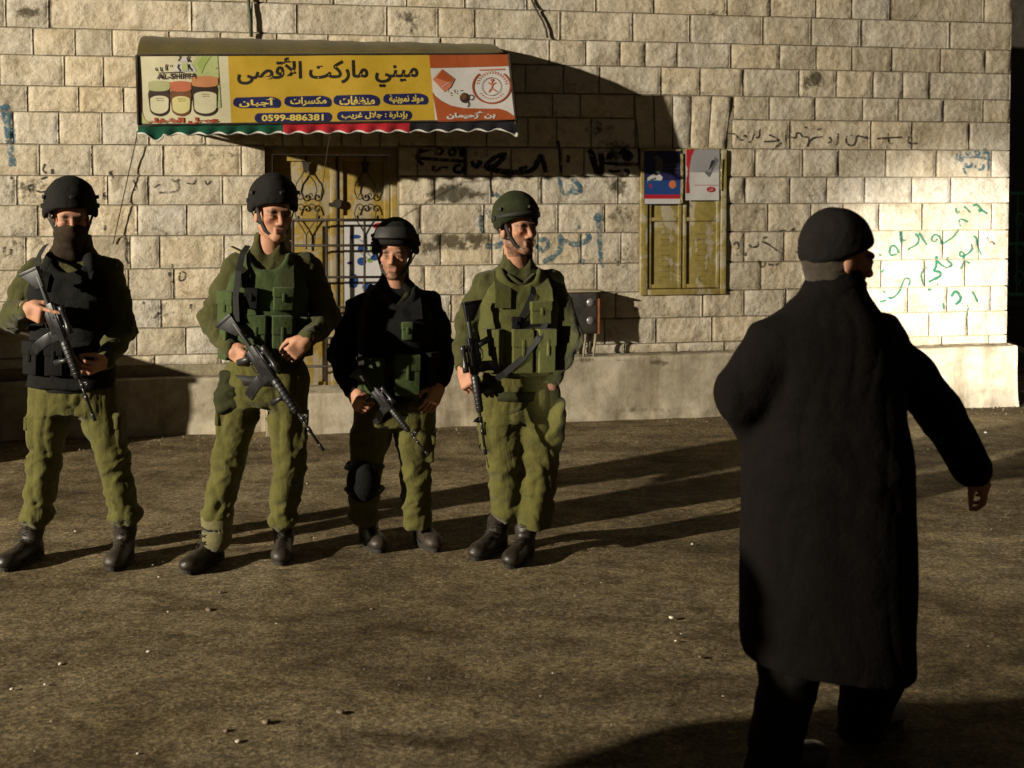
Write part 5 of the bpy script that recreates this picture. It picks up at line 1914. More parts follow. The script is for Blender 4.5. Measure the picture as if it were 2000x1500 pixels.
def helmet(root, c, R, mat, s=1.0, goggles=False, sag=0.0, strap_mat=STRAP, band=False):
    f = Field((-.17, -.19, -.11), (.17, .19, .22), .0055)
    f.ell((0, .010, .048), (.128, .146, .134), None, .01)
    # underside: high over the brow, low over ears and nape

    def cut(X, Y, Z):
        yy = Y + 0 * X + 0 * Z
        h = np.interp(yy, [-.2, -.10, -.05, .0, .08, .2], [.026, .022, .002, -.034, -.044, -.046]).astype(np.float32)
        return (Z - h) * 0.8
    f._put((-.2, -.2, -.2), (.2, .2, .1), cut, .012, 'sub')
    f.ell((0, .008, -.010), (.102, .118, .110), None, .012, 'sub')
    for x in (-1, 1):
        f.ell((x * .122, .012, .000), (.013, .045, .034), None, .015)
    T = lambda V: np.array(c) + (V * s) @ R.T
    o, V = fmesh('helmet', f, mat, root, 1, dict(amp=.0065, foci=[], seed=c[0] * 7, base=.55, freq=.9), T)
    Tp = lambda *p: tuple(np.array(c) + R @ (np.array(p) * s))
    st = MB()
    for x in (-1, 1):
        st.tube([Tp(x * .106, -.035, .0), Tp(x * .083, -.042, -.075), Tp(x * .066, -.062, -.122), Tp(x * .030, -.086, -.152), Tp(0, -.092, -.160)], 0, flat=(.017, .003, Vector(R @ np.array([x * .8, -.6, -.2]))))
        st.tube([Tp(x * .108, .04, -.03), Tp(x * .086, .012, -.075), Tp(x * .066, -.035, -.108)], 0, flat=(.015, .003, Vector(R @ np.array([x, 0, -.2]))))
    st.build('chin_strap', strap_mat, o, smooth=True)
    for px_, py_, pz_, w_ in ((-.118, -.02, .075, .014), (.118, -.02, .075, .014), (0, -.135, .085, .012), (-.122, .03, .03, .018), (.122, .03, .03, .018)):
        q_ = np.array([px_, py_ - .010, pz_ - .048]); q_ = q_ / np.linalg.norm(q_ / np.array([.130, .148, .136])) * 1.0 + np.array([0, .010, .048])
        MB().box(-w_, w_, -.010, .010, -w_ * .6, w_ * .6, Matrix.Translation(Tp(*q_)) @ Matrix(R.tolist()).to_4x4() @ Matrix.Rotation(math.atan2(px_, -py_), 4, 'Z')).build('clip', STRAP, o, .003)
    cp = MB()
    cp.tube([Tp(-.018, -.078, -.152), Tp(0, -.086, -.154), Tp(.018, -.078, -.152)], .009, 8)
    cp.build('chin_cup', STRAP, o, smooth=True)
    bd = MB()
    pts = []
    for k in range(41 if band else 0):
        a = 2 * PI * k / 40
        y = .010 - math.cos(a) * .1475
        x = math.sin(a) * .1295
        z = .050 - .035 * (1 - math.cos(a)) / 2
        kz = math.sqrt(max(0.05, 1 - ((z - .048) / .134) ** 2))
        pts.append(Tp(x * kz * 1.01, .010 + (y - .010) * kz * 1.01, z))
    if band:
        bd.tube(pts, 0, flat=(.020, .003, lambda p: p - Vector(Tp(0, .01, .04))), cap=False)
        bd.build('helmet_band', STRAP, o, smooth=True)
    if goggles:
        g = MB()
        pts = []
        for k in range(41):
            a = 2 * PI * k / 40
            z = .088 - .05 * (1 - math.cos(a)) / 2
            kz = math.sqrt(max(0.05, 1 - ((z - .048) / .134) ** 2)) * 1.03
            pts.append(Tp(math.sin(a) * .128 * kz, .010 - math.cos(a) * .146 * kz, z))
        g.tube(pts, 0, flat=(.030, .005, lambda p: p - Vector(Tp(0, .01, .04))), cap=False)
        g.build('goggle_strap', DKOLV, o, smooth=True)
        g = MB()
        pts = []
        for k in range(13):
            a = -0.75 + 1.5 * k / 12
            z = .092
            kz = math.sqrt(max(0.05, 1 - ((z - .048) / .134) ** 2)) * 1.08
            pts.append(Tp(math.sin(a) * .128 * kz, .010 - math.cos(a) * .146 * kz, z))
        g.tube(pts, 0, flat=(.058, .018, lambda p: p - Vector(Tp(0, .01, .04))))
        g.build('goggles', simple('matte goggles', (0.016, 0.015, 0.014), 0.62, 0.3), o, 0.003, smooth=True)
    return o


JS = lambda T: T / .58


def make_soldier(S):
    Y0 = S['Y']
    base = W(S['base'], 1000, Y0)
    root_loc = Vector((base.x, Y0, 0))
    root = empty('person', root_loc, 0, S['label'], 'person', 'soldiers standing in front of the wall')
    rl = np.array(root_loc)
    J = lambda q: np.array(W(q[0], q[1], Y0 + (q[2] if len(q) > 2 else 0))) - rl
    jj = dict(S['j'])
    for s_, dx_ in (('sha', 7), ('shb', -7)):
        q_ = jj[s_]
        jj[s_] = (q_[0] + dx_, q_[1] + 10, *q_[2:])
    g = {k: J(v) for k, v in jj.items()}
    pel, neck, head = g['pelvis'], g['neck'], g['head']
    up = unit(neck - pel)
    lat = g['shb'] - g['sha']
    lat = unit(lat - up * np.dot(lat, up))
    bk = np.cross(up, lat)
    TR = np.stack([lat, bk, up], 1)
    k = np.linalg.norm(neck - pel) / .58
    wd = S.get('wide', 1.0)
    TP = lambda x, y, t: pel + TR @ np.array([x, y, t * k])
    hR = rot_z(math.radians(S['yaw'])) @ rot_y(math.radians(S.get('roll', 0))) @ rot_x(math.radians(S.get('pitch', 0)))
    hs = S.get('hs', 1.0)
    secs = np.array([(-.16, 0, 0, .172, .128), (-.05, 0, 0, .172, .125), (.06, 0, 0, .160, .115), (.16, 0, 0, .160, .116), (.27, 0, 0, .172, .125),
                     (.38, 0, .005, .185, .125), (.45, 0, .01, .166, .110), (.51, 0, .015, .118, .090), (.555, 0, .015, .088, .078), (.60, 0, .008, .072, .070), (.648, 0, .006, .068, .068)])
    secs[:, 0] *= k
    secs[:, 3] *= wd
    # ---- body: head, neck, torso, arms and hands in one surface
    allp = np.array([g[q] for q in ('pelvis', 'neck', 'head', 'sha', 'shb', 'ela', 'elb', 'wra', 'wrb')])
    lo, hi = allp.min(0) - [.16, .22, .16], allp.max(0) + [.16, .18, .17]
    lo[2] -= .12
    f = Field(lo, hi, .0036)
    bs = secs.copy(); bs[:, 3:] -= .03
    f.loft(pel, TR, bs[:9], .02)
    f.cone(TP(0, .015, .52), head + hR @ np.array([0, .02, -.06]) * hs, .060, .055 * hs, .025)
    for s in 'ab':
        f.cone(g['sh' + s], g['el' + s], .034, .034, .02)
        f.cone(g['el' + s], g['wr' + s], .030, .026, .02)
        h = S['hand' + s]
        add_hand(f, g['wr' + s], J(h['to']) - g['wr' + s], h['n'], h['curl'], h['t'], h.get('s', .98), 1.0, h.get('index'), h.get('thumb', .5))
        f.cone(TP(0, .01, .42), g['sh' + s], .05, .034, .03)
    add_head(f, head, hR, hs)
    body_mesh(root, f, S.get('skin', (0.38, 0.20, 0.125)), S.get('beard', 0.25), head, hR, hs)
    # ---- jacket
    f = Field(lo - .02, hi + .02, .0072)
    f.loft(pel, TR, secs, .03)
    for s in 'ab':
        sg = -1 if s == 'a' else 1
        f.cone(TP(sg * .07 * wd, .012, .50), g['sh' + s], .056, .060, .05)
        mid = g['sh' + s] * .5 + g['el' + s] * .5
        f.cone(g['sh' + s], mid, .062, .067, .03)
        f.cone(mid, g['el' + s], .067, .064, .03)
        e = g['wr' + s] + unit(g['el' + s] - g['wr' + s]) * .015
        m2 = g['el' + s] * .5 + e * .5
        f.cone(g['el' + s], m2, .066, .060, .03)
        f.cone(m2, e, .060, .042, .02)
    f.cone(TP(0, -.05, .615), TP(0, -.20, .50), .044, .075, .02, 'sub')
    f.ell(TP(0, .0, .68), (.057, .057, .06), TR, .01, 'sub')
    foci = [(g['ela'], .13), (g['elb'], .13), (g['sha'], .10), (g['shb'], .10), (TP(0, 0, 0), .22)] + [(g['wra'] * .8 + g['ela'] * .2, .09), (g['wrb'] * .8 + g['elb'] * .2, .09)]
    fmesh('jacket', f, S['jacket'], root, 1, dict(amp=.020, foci=foci, seed=S['seed'], base=.36, freq=.95, lng=.5))
    for s in 'ab':
        e = g['wr' + s] + unit(g['el' + s] - g['wr' + s]) * .018
        dirv = unit(g['el' + s] - g['wr' + s])
        MB().tube([e - dirv * .012, e + dirv * .03], [.043, .046], 14).build('cuff', S['jacket'], root, 0.004)
    # ---- trousers
    hp = [g[q] for q in ('hipa', 'hipb', 'kna', 'knb', 'ana', 'anb')]
    lo2, hi2 = np.min(hp, 0) - .20, np.max(hp, 0) + .20
    lo2[2] = min(g['ana'][2], g['anb'][2]) - .13
    hi2[2] = pel[2] + .12
    f = Field(lo2, hi2, .0072)
    f.loft(pel, TR, [(-.16 * k, 0, 0, .165 * wd, .125), (-.06 * k, 0, 0, .176 * wd, .130), (.03 * k, 0, 0, .166 * wd, .120), (.07 * k, 0, 0, .160 * wd, .115)], .03)
    for s in 'ab':
        hip, kn, an = g['hip' + s], g['kn' + s], g['an' + s]
        bag = S.get('bag', 1.0)
        th = hip * .5 + kn * .5
        sh = kn * .5 + an * .5
        f.cone(hip, th, .094 + .012 * bag, .100 * bag, .05)
        f.cone(th, kn, .100 * bag, .085 * bag, .04)
        f.cone(kn, sh, .084 * bag, .083 * bag, .03)
        low = an + unit(kn - an) * .02
        if S.get('straight' + s):
            f.cone(sh, an - unit(kn - an) * .035, .083 * bag, .084 * bag, .02)
            f.box(an - unit(kn - an) * .12, (.13, .13, .065), None, .005, .008, 'sub')
        else:
            f.cone(sh, low, .083 * bag, .077 * bag, .02)
            f.ell(an + np.array([0, 0, .015]), (.082, .084, .05), None, .02)
        # cargo pocket on the outer thigh
        sg = -1 if s == 'a' else 1
        pc = hip * .42 + kn * .58 + lat * sg * .078 * bag
        f.box(pc, (.022, .07, .085), TR, .018, .012)
    foci = [(g['kna'], .12), (g['knb'], .12), (g['ana'] + [0, 0, .06], .12), (g['anb'] + [0, 0, .06], .12), (pel + up * -.14, .14)]
    fmesh('trousers', f, OLIVE, root, 1, dict(amp=.020, foci=foci, seed=S['seed'] + 5, base=.20, freq=.85, slant=.9, lng=.62))
    for s in 'ab':
        sg = -1 if s == 'a' else 1
        pc = g['hip' + s] * .55 + g['kn' + s] * .45 + lat * sg * (.014 + .082 * S.get('bag', 1.0)) + np.array([0, -.01, .0])
        M = Matrix(np.concatenate([np.concatenate([TR, pc[:, None]], 1), [[0, 0, 0, 1]]], 0).tolist())
        MB().box(-.012, .010, -.066, .066, -.032, .030, M).build('pocket_flap', OLIVE, root, .006)
    # ---- boots
    for s in 'ab':
        hx = S['foot' + s]
        heel, toe = np.array(G(*hx[0])) - rl, np.array(G(*hx[1])) - rl
        an = g['an' + s] * np.array([1, 1, 0]) + np.array([0, 0, .13])
        an[:2] = heel[:2] + unit(toe - heel)[:2] * .06
        top = g['an' + s] + [0, 0, .03]
        boot(root, heel, toe, an, top)
    # ---- vest
    vs = secs.copy()
    vs = vs[1:9]
    vs[0, 0] = S.get('vest_lo', .03) * k
    vs = vs[(vs[:, 0] >= vs[0, 0] - 1e-6)]
    vs[:, 3] += .022; vs[:, 4] += .034
    f = Field(lo, hi, .0085)
    f.loft(pel, TR, vs, .012, 2.7)
    for s in 'ab':
        sg = -1 if s == 'a' else 1
        f.cone(g['sh' + s] + lat * sg * .03 + up * .02, g['sh' + s] * .5 + g['el' + s] * .5 + lat * sg * .03, .088, .09, .02, 'sub')
    f.ell(TP(0, -.07, .57), (.085, .10, .10), TR, .02, 'sub')
    v, _ = fmesh('vest', f, S['vest'], root, 1, dict(amp=.008, foci=[], seed=S['seed'] + 9, base=.6, freq=.8))
    rx = lambda t: np.interp(t * k, vs[:, 0], vs[:, 3])
    ry = lambda t: np.interp(t * k, vs[:, 0], vs[:, 4])

    def on_vest(x, t, off):
        a, b = rx(t), ry(t)
        x = max(-a * .97, min(a * .97, x))
        y = -b * (1 - abs(x / a) ** 2.7) ** (1 / 2.7)
        nx, ny = (abs(x / a) ** 1.7) * math.copysign(1, x) / a, -(abs(y / b) ** 1.7) / b
        q = math.hypot(nx, ny)
        nx, ny = nx / q, ny / q
        ang = math.atan2(nx, -ny)
        M = Matrix(np.concatenate([np.concatenate([TR @ rot_z(ang), TP(x + nx * off, y + ny * off, t)[:, None]], 1), [[0, 0, 0, 1]]], 0).tolist())
        return M
    for x, t, w, h, dp, m in S['pouches']:
        M = on_vest(x, t, dp * .4)
        b = MB()
        b.box(-w / 2, w / 2, -dp / 2, dp / 2, -h / 2, h / 2, M)
        b.box(-w / 2 - .003, w / 2 + .003, -dp / 2 - .006, dp / 2, h * .12, h / 2 + .006, M)
        b.box(-.009, .009, -dp / 2 - .010, -dp / 2, -h * .1, h * .3, M)
        b.build('pouch', m, v, .006)
    for pts, w, m in S.get('straps', []):
        b = MB()
        b.tube([on_vest(x, t, .012).translation if t < .47 else Vector(TP(x, yy, t)) for x, t, yy in pts], 0, flat=(w, .005, Vector(-bk)))
        b.build('webbing', m, v)
    # belt
    b = MB()
    pts = [TP(math.sin(a) * .178 * wd, -math.cos(a) * .134, -.035) for a in np.linspace(0, 2 * PI, 40)]
    b.tube(pts, 0, flat=(.045, .008, lambda p: p - Vector(TP(0, 0, -.035))), cap=False)
    b.build('belt', S.get('belt', STRAP), root, smooth=True)
    helmet(root, head + hR @ np.array([0, 0, .035]) * hs, hR, S['helm'], hs * S.get('helms', 1.0), S.get('goggles', False), 0, S.get('hstrap', STRAP), S.get('band', False))
    if 'extra' in S:
        S['extra'](root, dict(g=g, J=J, TP=TP, TR=TR, head=head, hR=hR, hs=hs, rl=rl, k=k, lat=lat, up=up, v=v, on_vest=on_vest))
    return root, dict(J=J, rl=rl)
# ================================================================== the four soldiers
def gY(px, py): return G(px, py).y


FIST = [1.0, 1.2, 0.8]
LOOSE = [0.45, 0.65, 0.45]


def mask_extra(root, c):
    hR, hs, head = c['hR'], c['hs'], c['head']
    T = lambda p: head + hR @ (np.array(p) * hs)
    f = Field(head - .22, head + .17, .0055)
    f.ell(T((0, -.030, -.052)), (.074, .082, .062), hR, .02)
    f.cone(T((0, -.066, -.062)), T((0, -.058, -.104)), .044, .036, .03)
    f.cone(T((0, .0, -.08)), T((0, .02, -.155)), .074, .086, .03)
    f.ell(T((0, .02, -.165)), (.092, .086, .040), hR, .03)
    f.ell(T((0, -.115, -.020)), (.018, .030, .010), hR, .02)
    # cut level across the nose
    f.box(T((0, -.02, .055)), (.2, .2, .073), hR, .004, .008, 'sub')
    fmesh('face_mask', f, KNIT, root, 1, dict(amp=.008, foci=[], seed=3, base=.7, freq=1.2))
    for x in (-1, 1):
        b = MB()
        b.tube([c['TP'](x * .07, .02, .50), c['TP'](x * .09, -.06, .54), c['TP'](x * .105, -.085, .47)], [.03, .035, .03], 10)
        b.build('collar_roll', BLACKK, root, smooth=True)


def s2_extra(root, c):
    g, TP = c['g'], c['TP']
    b = MB()
    p = g['sha'] + np.array([.02, -.01, .075])
    b.box(-.05, .035, -.035, .035, -.006, .006, Matrix.Translation(p) @ Matrix.Rotation(0.45, 4, 'Y'))
    b.build('shoulder_tab', simple('tan tab', (0.34, 0.30, 0.17), 0.85), root, .003)
    J = c['J']
    f = Field(J((450, 820, -.2)) - .15, J((450, 700, .1)) + .15, .007)
    f.ell(J((450, 765, -.06)), (.072, .06, .085), None, .03)
    f.ell(J((450, 790, -.06)), (.076, .065, .06), None, .03)
    f.box(J((450, 735, -.05)), (.05, .045, .03), None, .012, .01)
    fmesh('hip_pouch', f, DKOLV, root, 1, dict(amp=.016, foci=[], seed=2, base=.9, freq=1.0))
    f = Field(J((418, 1065, -.2)) - .15, J((425, 1010, .1)) + .15, .007)
    f.cone(J((424, 1012, -.005)), J((424, 1050, -.03)), .076, .070, .01)
    f.ell(J((423, 1030, -.01)), (.078, .08, .014), None, .004, 'sub')
    fmesh('gaiter', f, cloth('tan gaiter', (0.15, 0.135, 0.06)), root, 1)


def kneepad(root, c, s, m=BLACKK):
    kn = c['g']['kn' + s]
    R = rot_x(0.12)
    f = Field(kn - .2, kn + .2, .007)
    f.ell(kn + np.array([0, -.055, -.02]), (.082, .055, .105), R, .02)
    f.ell(kn + np.array([0, -.085, -.01]), (.060, .035, .075), R, .02)
    o, _ = fmesh('knee_pad', f, m, root, 1)
    b = MB()
    for z in (.05, -.075):
        b.tube([kn + np.array([math.sin(a) * .093, -math.cos(a) * .095, z]) for a in np.linspace(0, 2 * PI, 22)], 0, flat=(.028, .005, lambda p: p - Vector(kn)), cap=False)
    b.build('strap', STRAP, o)


def s3_extra(root, c):
    kneepad(root, c, 'a')
    g, TP = c['g'], c['TP']
    # rolled collar of the black jacket and round shoulder pads
    b = MB()
    b.tube([TP(-.07, -.02, .535), TP(-.055, -.075, .50), TP(0, -.11, .455), TP(.055, -.075, .50), TP(.07, -.02, .535)], [.018, .02, .014, .02, .018], 8)
    b.build('collar', DKOLV, root, smooth=True)


def s4_extra(root, c):
    J = c['J']
    f = Field(J((1080, 860, -.25)) - .16, J((1085, 780, .1)) + .16, .0085)
    f.ell(J((1082, 815, -.03)), (.075, .085, .105), None, .03)
    f.ell(J((1078, 850, -.05)), (.065, .07, .05), None, .03)
    fmesh('side_pouch', f, OLIVE, root, 1, dict(amp=.020, foci=[], seed=8, base=.9, freq=.7))
    b = MB()
    b.tube([c['TP'](-.09, -.005, .53), c['TP'](-.06, -.07, .52), c['TP'](0, -.10, .475), c['TP'](.06, -.07, .52), c['TP'](.09, -.005, .53)], [.012] * 5, 8)
    b.build('collar', OLIVE2, root, smooth=True)


SOLDIERS = [
    dict(Y=gY(140, 1092), base=150, seed=1.0, label='soldier in black vest and dark face mask holding a rifle', yaw=24, pitch=4, hs=1.0, beard=0.1, helms=.94,
         j=dict(pelvis=(142, 735), neck=(146, 487), head=(138, 428, -.03), sha=(58, 523, .01), shb=(222, 520, .03), ela=(26, 622, -.06), elb=(240, 640, .03), wra=(54, 602, -.27), wrb=(203, 708, -.20),
                hipa=(105, 755), hipb=(182, 755), kna=(86, 905, -.03), knb=(222, 898, -.01), ana=(72, 1015, 0), anb=(245, 1010, 0)),
         handa=dict(to=(92, 622, -.33), n=(.3, .9, .1), curl=FIST, t=1, index=[.25, .2, .1], thumb=.7, s=1.05), handb=dict(to=(172, 722, -.30), n=(-.2, .8, .5), curl=[.6, .9, .6], t=-1, s=1.0),
         foota=((80, 1082), (30, 1104)), footb=((252, 1080), (226, 1106)), jacket=OLIVE2, vest=BLACKK, helm=HELM_B, wide=1.06, vest_lo=-.04, bag=.87,
         pouches=[(-.13, .10, .085, .15, .05, BLACKK), (-.03, .10, .085, .15, .05, BLACKK), (.08, .10, .085, .15, .05, BLACKK), (-.11, .30, .08, .11, .04, BLACKK), (.07, .31, .10, .10, .03, BLACKK)],
         straps=[([(-.10, .40, 0), (-.095, .46, -.105), (-.09, .53, -.03)], .05, BLACKK), ([(.10, .40, 0), (.095, .46, -.105), (.09, .53, -.03)], .05, BLACKK)], extra=mask_extra),
    dict(Y=gY(480, 1096), base=500, seed=2.3, label='tall clean-shaven soldier in green pouched vest and black helmet', yaw=30, pitch=5, hs=1.03, helms=.86, beard=0.06,
         j=dict(pelvis=(520, 722), neck=(526, 483), head=(534, 418, -.03), sha=(455, 512, 0), shb=(610, 512, .04), ela=(414, 622, .02), elb=(636, 622, .05), wra=(452, 683, -.16), wrb=(598, 664, -.20),
                hipa=(480, 742), hipb=(560, 742), kna=(446, 900, -.03), knb=(566, 905, -.02), ana=(424, 1010, 0), anb=(553, 1018, 0)),
         handa=dict(to=(486, 708, -.22), n=(.3, .85, .1), curl=FIST, t=1, thumb=.8, s=1.0), handb=dict(to=(570, 690, -.22), n=(-.2, .9, .1), curl=[.7, .9, .6], t=-1, s=1.0),
         foota=((432, 1088), (380, 1112)), footb=((556, 1070), (548, 1104)), jacket=OLIVE2, vest=GREENK, helm=HELM_B, wide=.98, vest_lo=.05, bag=.89,
         pouches=[(-.155, .30, .10, .15, .05, GREENK), (-.16, .13, .085, .14, .05, GREENK), (-.035, .165, .09, .21, .05, GREENK), (.075, .165, .09, .21, .05, GREENK), (.165, .17, .08, .18, .05, GREENK), (.08, .35, .09, .10, .035, GREENK), (-.06, .35, .06, .09, .03, BLACKK)],
         straps=[([(-.10, .40, 0), (-.095, .46, -.105), (-.09, .53, -.03)], .055, DKOLV), ([(.10, .40, 0), (.095, .46, -.105), (.09, .53, -.03)], .055, DKOLV), ([(-.11, .24, 0), (0, .25, 0), (.12, .24, 0)], .03, BLACKK)], extra=s2_extra),
    dict(Y=gY(780, 1066), base=775, seed=3.7, label='short stubbled soldier in black jacket with goggles and knee pad', yaw=-4, pitch=-2, hs=.97, helms=.90, beard=0.95, goggles=True,
         j=dict(pelvis=(770, 768), neck=(772, 549), head=(772, 500, -.03), sha=(694, 592, -.01), shb=(846, 584, .03), ela=(666, 690, .02), elb=(868, 688, .04), wra=(690, 768, -.16), wrb=(858, 752, -.06),
                hipa=(733, 790), hipb=(812, 790), kna=(712, 928, -.06), knb=(812, 925, -.01), ana=(712, 1012, .0), anb=(814, 1010, 0)),
         handa=dict(to=(700, 790, -.22), n=(.5, .8, .1), curl=FIST, t=1, thumb=.7), handb=dict(to=(842, 790, -.10), n=(-.5, .75, 0), curl=[.35, .5, .4], t=-1, thumb=.2, s=1.0),
         foota=((712, 1050), (738, 1074)), footb=((816, 1048), (846, 1072)), jacket=BLACKK, vest=BLACKK, helm=HELM_B, wide=1.0, vest_lo=.04, straightb=True, bag=.89,
         pouches=[(-.105, .10, .12, .19, .06, GREENK), (.055, .12, .12, .19, .06, GREENK), (.16, .14, .09, .16, .05, BLACKK), (.055, .34, .05, .08, .03, GREENK)],
         straps=[([(-.10, .40, 0), (-.095, .46, -.105), (-.09, .53, -.03)], .055, BLACKK), ([(.10, .40, 0), (.095, .46, -.105), (.09, .53, -.03)], .055, BLACKK), ([(-.12, .04, 0), (-.05, .12, 0), (.02, .19, 0)], .05, DKOLV)], extra=s3_extra),
    dict(Y=gY(1010, 1086), base=1010, seed=5.2, label='smiling bearded soldier in olive vest with olive helmet, head turned aside', yaw=36, pitch=-4, roll=0, hs=1.0, helms=.86, beard=1.05, goggles=False,
         j=dict(pelvis=(1010, 752), neck=(1012, 512), head=(1010, 450, -.03), sha=(944, 545, -.01), shb=(1084, 540, .05), ela=(912, 640, .02), elb=(1110, 655, .06), wra=(906, 722, -.14), wrb=(1076, 748, -.04),
                hipa=(972, 772), hipb=(1050, 772), kna=(986, 900, -.03), knb=(1056, 900, -.02), ana=(992, 1000, .02), anb=(1046, 1008, -.02)),
         handa=dict(to=(916, 760, -.2), n=(.4, .85, .1), curl=FIST, t=1, thumb=.7), handb=dict(to=(1058, 782, -.10), n=(-.3, .9, 0), curl=[.9, 1.0, .6], t=-1, thumb=.6, s=.98),
         foota=((985, 1066), (938, 1088)), footb=((1036, 1078), (1000, 1104)), jacket=OLIVE2, vest=OLIVEK, helm=HELM_G, wide=.98, vest_lo=.06, straightb=True, bag=1.0,
         pouches=[(-.135, .18, .095, .20, .05, OLIVEK), (-.01, .18, .095, .20, .05, OLIVEK), (.095, .18, .09, .20, .05, OLIVEK), (.075, .355, .10, .10, .03, OLIVEK), (-.04, .31, .04, .05, .03, BLACKK)],
         straps=[([(-.10, .38, 0), (-.095, .46, -.105), (-.09, .535, -.02)], .075, OLIVEK), ([(.10, .38, 0), (.095, .46, -.105), (.09, .535, -.02)], .075, OLIVEK), ([(-.05, .30, 0), (.03, .305, 0), (.10, .31, 0)], .03, BLACKK),
                 ([(.075, .52, -.06), (.04, .44, -.13), (-.0, .36, 0), (-.04, .29, 0)], .03, STRAP)], extra=s4_extra, belt=DKOLV, hstrap=STRAP, band=True),
]
CTX = [make_soldier(S) for S in SOLDIERS]


# ================================================================== rifles
def rifle_parts():
    P = {}
    b = MB(); b.box(0, .016, -.020, .020, -.125, .006); b.add(*_wedge(.016, .11)); b.tube([(.05, 0, -.018), (.215, 0, -.018)], .0155, 10); P['stock'] = (b, POLY, .002)
    b = MB(); b.box(.20, .405, -.017, .017, -.030, .012); b.box(.21, .36, -.015, .015, -.062, -.0305); b.box(.335, .395, -.014, .014, -.085, -.031); b.box(.245, .285, -.018, .018, -.015, .003); P['receiver'] = (b, GUN, .003)
    b = MB(); b.tube([(.245, 0, -.060), (.236, 0, -.095), (.222, 0, -.150)], [.019, .0175, .019], 10); P['pistol_grip'] = (b, POLY, 0)
    b = MB(); b.tube([(.255, 0, -.066), (.275, 0, -.086), (.315, 0, -.086), (.333, 0, -.066)], .0035, 6); P['trigger_guard'] = (b, GUN, 0)
    b = MB()
    b.prism([(.336, -.084), (.392, -.084), (.396, -.13), (.408, -.19), (.418, -.215), (.366, -.226), (.352, -.19), (.340, -.13)], -.011, .011)
    P['magazine'] = (b, GUN, .002)
    b = MB(); b.tube([(.405, 0, -.006), (.415, 0, -.006), (.60, 0, -.006), (.61, 0, -.006)], [.020, .027, .024, .016], 12)
    for k in range(8):
        b.tube([(.425 + k * .022, 0, -.006), (.432 + k * .022, 0, -.006)], .0282 - .0003 * k, 12)
    P['handguard'] = (b, POLY, 0)
    b = MB(); b.tube([(.60, 0, -.003), (.80, 0, -.003)], .0085, 10); b.tube([(.70, 0, -.003), (.73, 0, -.003)], .012, 10); P['barrel'] = (b, GUN, 0)
    b = MB(); b.tube([(.80, 0, -.003), (.805, 0, -.003), (.842, 0, -.003)], [.009, .0115, .0112], 10); P['muzzle'] = (b, GUN, 0)
    b = MB(); b.box(.635, .665, -.010, .010, -.012, .012); b.tube([(.64, 0, .01), (.65, 0, .052)], [.009, .004], 8); b.tube([(.66, 0, .01), (.65, 0, .052)], [.007, .004], 8); P['front_sight'] = (b, GUN, 0)
    b = MB(); b.box(.215, .395, -.011, .011, .012, .020); b.tube([(.235, 0, .052), (.262, 0, .052), (.275, 0, .052), (.335, 0, .052), (.35, 0, .052), (.385, 0, .052)], [.019, .019, .0145, .0145, .021, .021], 12)
    b.box(.255, .275, -.008, .008, .020, .040); b.box(.33, .35, -.008, .008, .020, .040); P['scope'] = (b, GUN, 0)
    b = MB(); b.tube([(.50, 0, -.030), (.498, 0, -.06), (.49, 0, -.118)], [.014, .0125, .016], 10); P['foregrip'] = (b, POLY, 0)
    return P


def _wedge(x0, x1):
    vs = [(x0, -.016, -.12), (x0, .016, -.12), (x0, .016, .004), (x0, -.016, .004), (x1, -.012, -.050), (x1, .012, -.050), (x1, .012, .0), (x1, -.012, .0)]
    return vs, [(0, 1, 2, 3), (4, 7, 6, 5), (0, 4, 5, 1), (2, 6, 7, 3), (1, 5, 6, 2), (0, 3, 7, 4)]


RP = None


def make_rifle(i, stock, muzzle, upv, label, sling, skip=()):
    global RP
    J, rl = CTX[i][1]['J'], CTX[i][1]['rl']
    a, b = Vector(J(stock) + rl), Vector(J(muzzle) + rl)
    x = (b - a)
    s = x.length / .842
    x.normalize()
    u = Vector(upv)
    z = (u - x * u.dot(x)).normalized()
    y = z.cross(x)
    M = Matrix((x, y, z)).transposed()
    sz = s * .86
    root = empty('rifle', a, 0, label, 'rifle', 'rifles held by the soldiers')
    root.rotation_euler = M.to_euler()
    root.scale = (s, sz, sz)
    if RP is None:
        RP = {}
        for k, (mb, m, bv) in rifle_parts().items():
            o = mb.build(k, m, root, bv, smooth=(bv == 0))
            RP[k] = o
    else:
        for k, o in RP.items():
            if k in skip: continue
            c = o.copy()
            COL.objects.link(c)
            c.parent = root
    inv = Matrix.LocRotScale(a, M.to_quaternion(), Vector((s, sz, sz))).inverted()
    sl = MB()
    pts = [Vector(J(q) + rl) for q in sling]
    sl.tube([inv @ p for p in pts], 0, flat=(.030 / s, .004, inv.to_3x3() @ Vector((0, -1, .2))))
    sl.build('sling', STRAP, root)


make_rifle(0, (72, 520, -.30), (187, 822, -.36), (.9, -.25, .35), 'scoped black rifle slanting across the masked soldier', [(78, 536, -.29), (74, 515, -.22), (76, 500, -.15), (82, 488, -.06), (90, 478, .03)])
make_rifle(1, (450, 612, -.22), (633, 880, -.34), (.75, -.35, .55), 'black rifle with scope slanting past the tall soldier\'s hip', [(462, 628, -.23), (460, 580, -.21), (466, 530, -.17), (474, 495, -.09), (484, 480, .02)])
make_rifle(2, (700, 716, -.26), (838, 890, -.40), (.7, -.4, .6), 'short dark rifle hanging across the short soldier\'s thighs', [(706, 724, -.26), (704, 670, -.22), (708, 615, -.17), (716, 575, -.08), (728, 556, .02)], ('foregrip',))
make_rifle(3, (905, 590, -.24), (948, 888, -.30), (-.8, -.5, -.1), 'black rifle hanging muzzle down beside the olive-vested soldier', [(922, 760, -.27), (950, 752, -.24), (985, 730, -.21), (1020, 700, -.20), (1052, 660, -.19), (1075, 610, -.13), (1084, 560, -.04)])


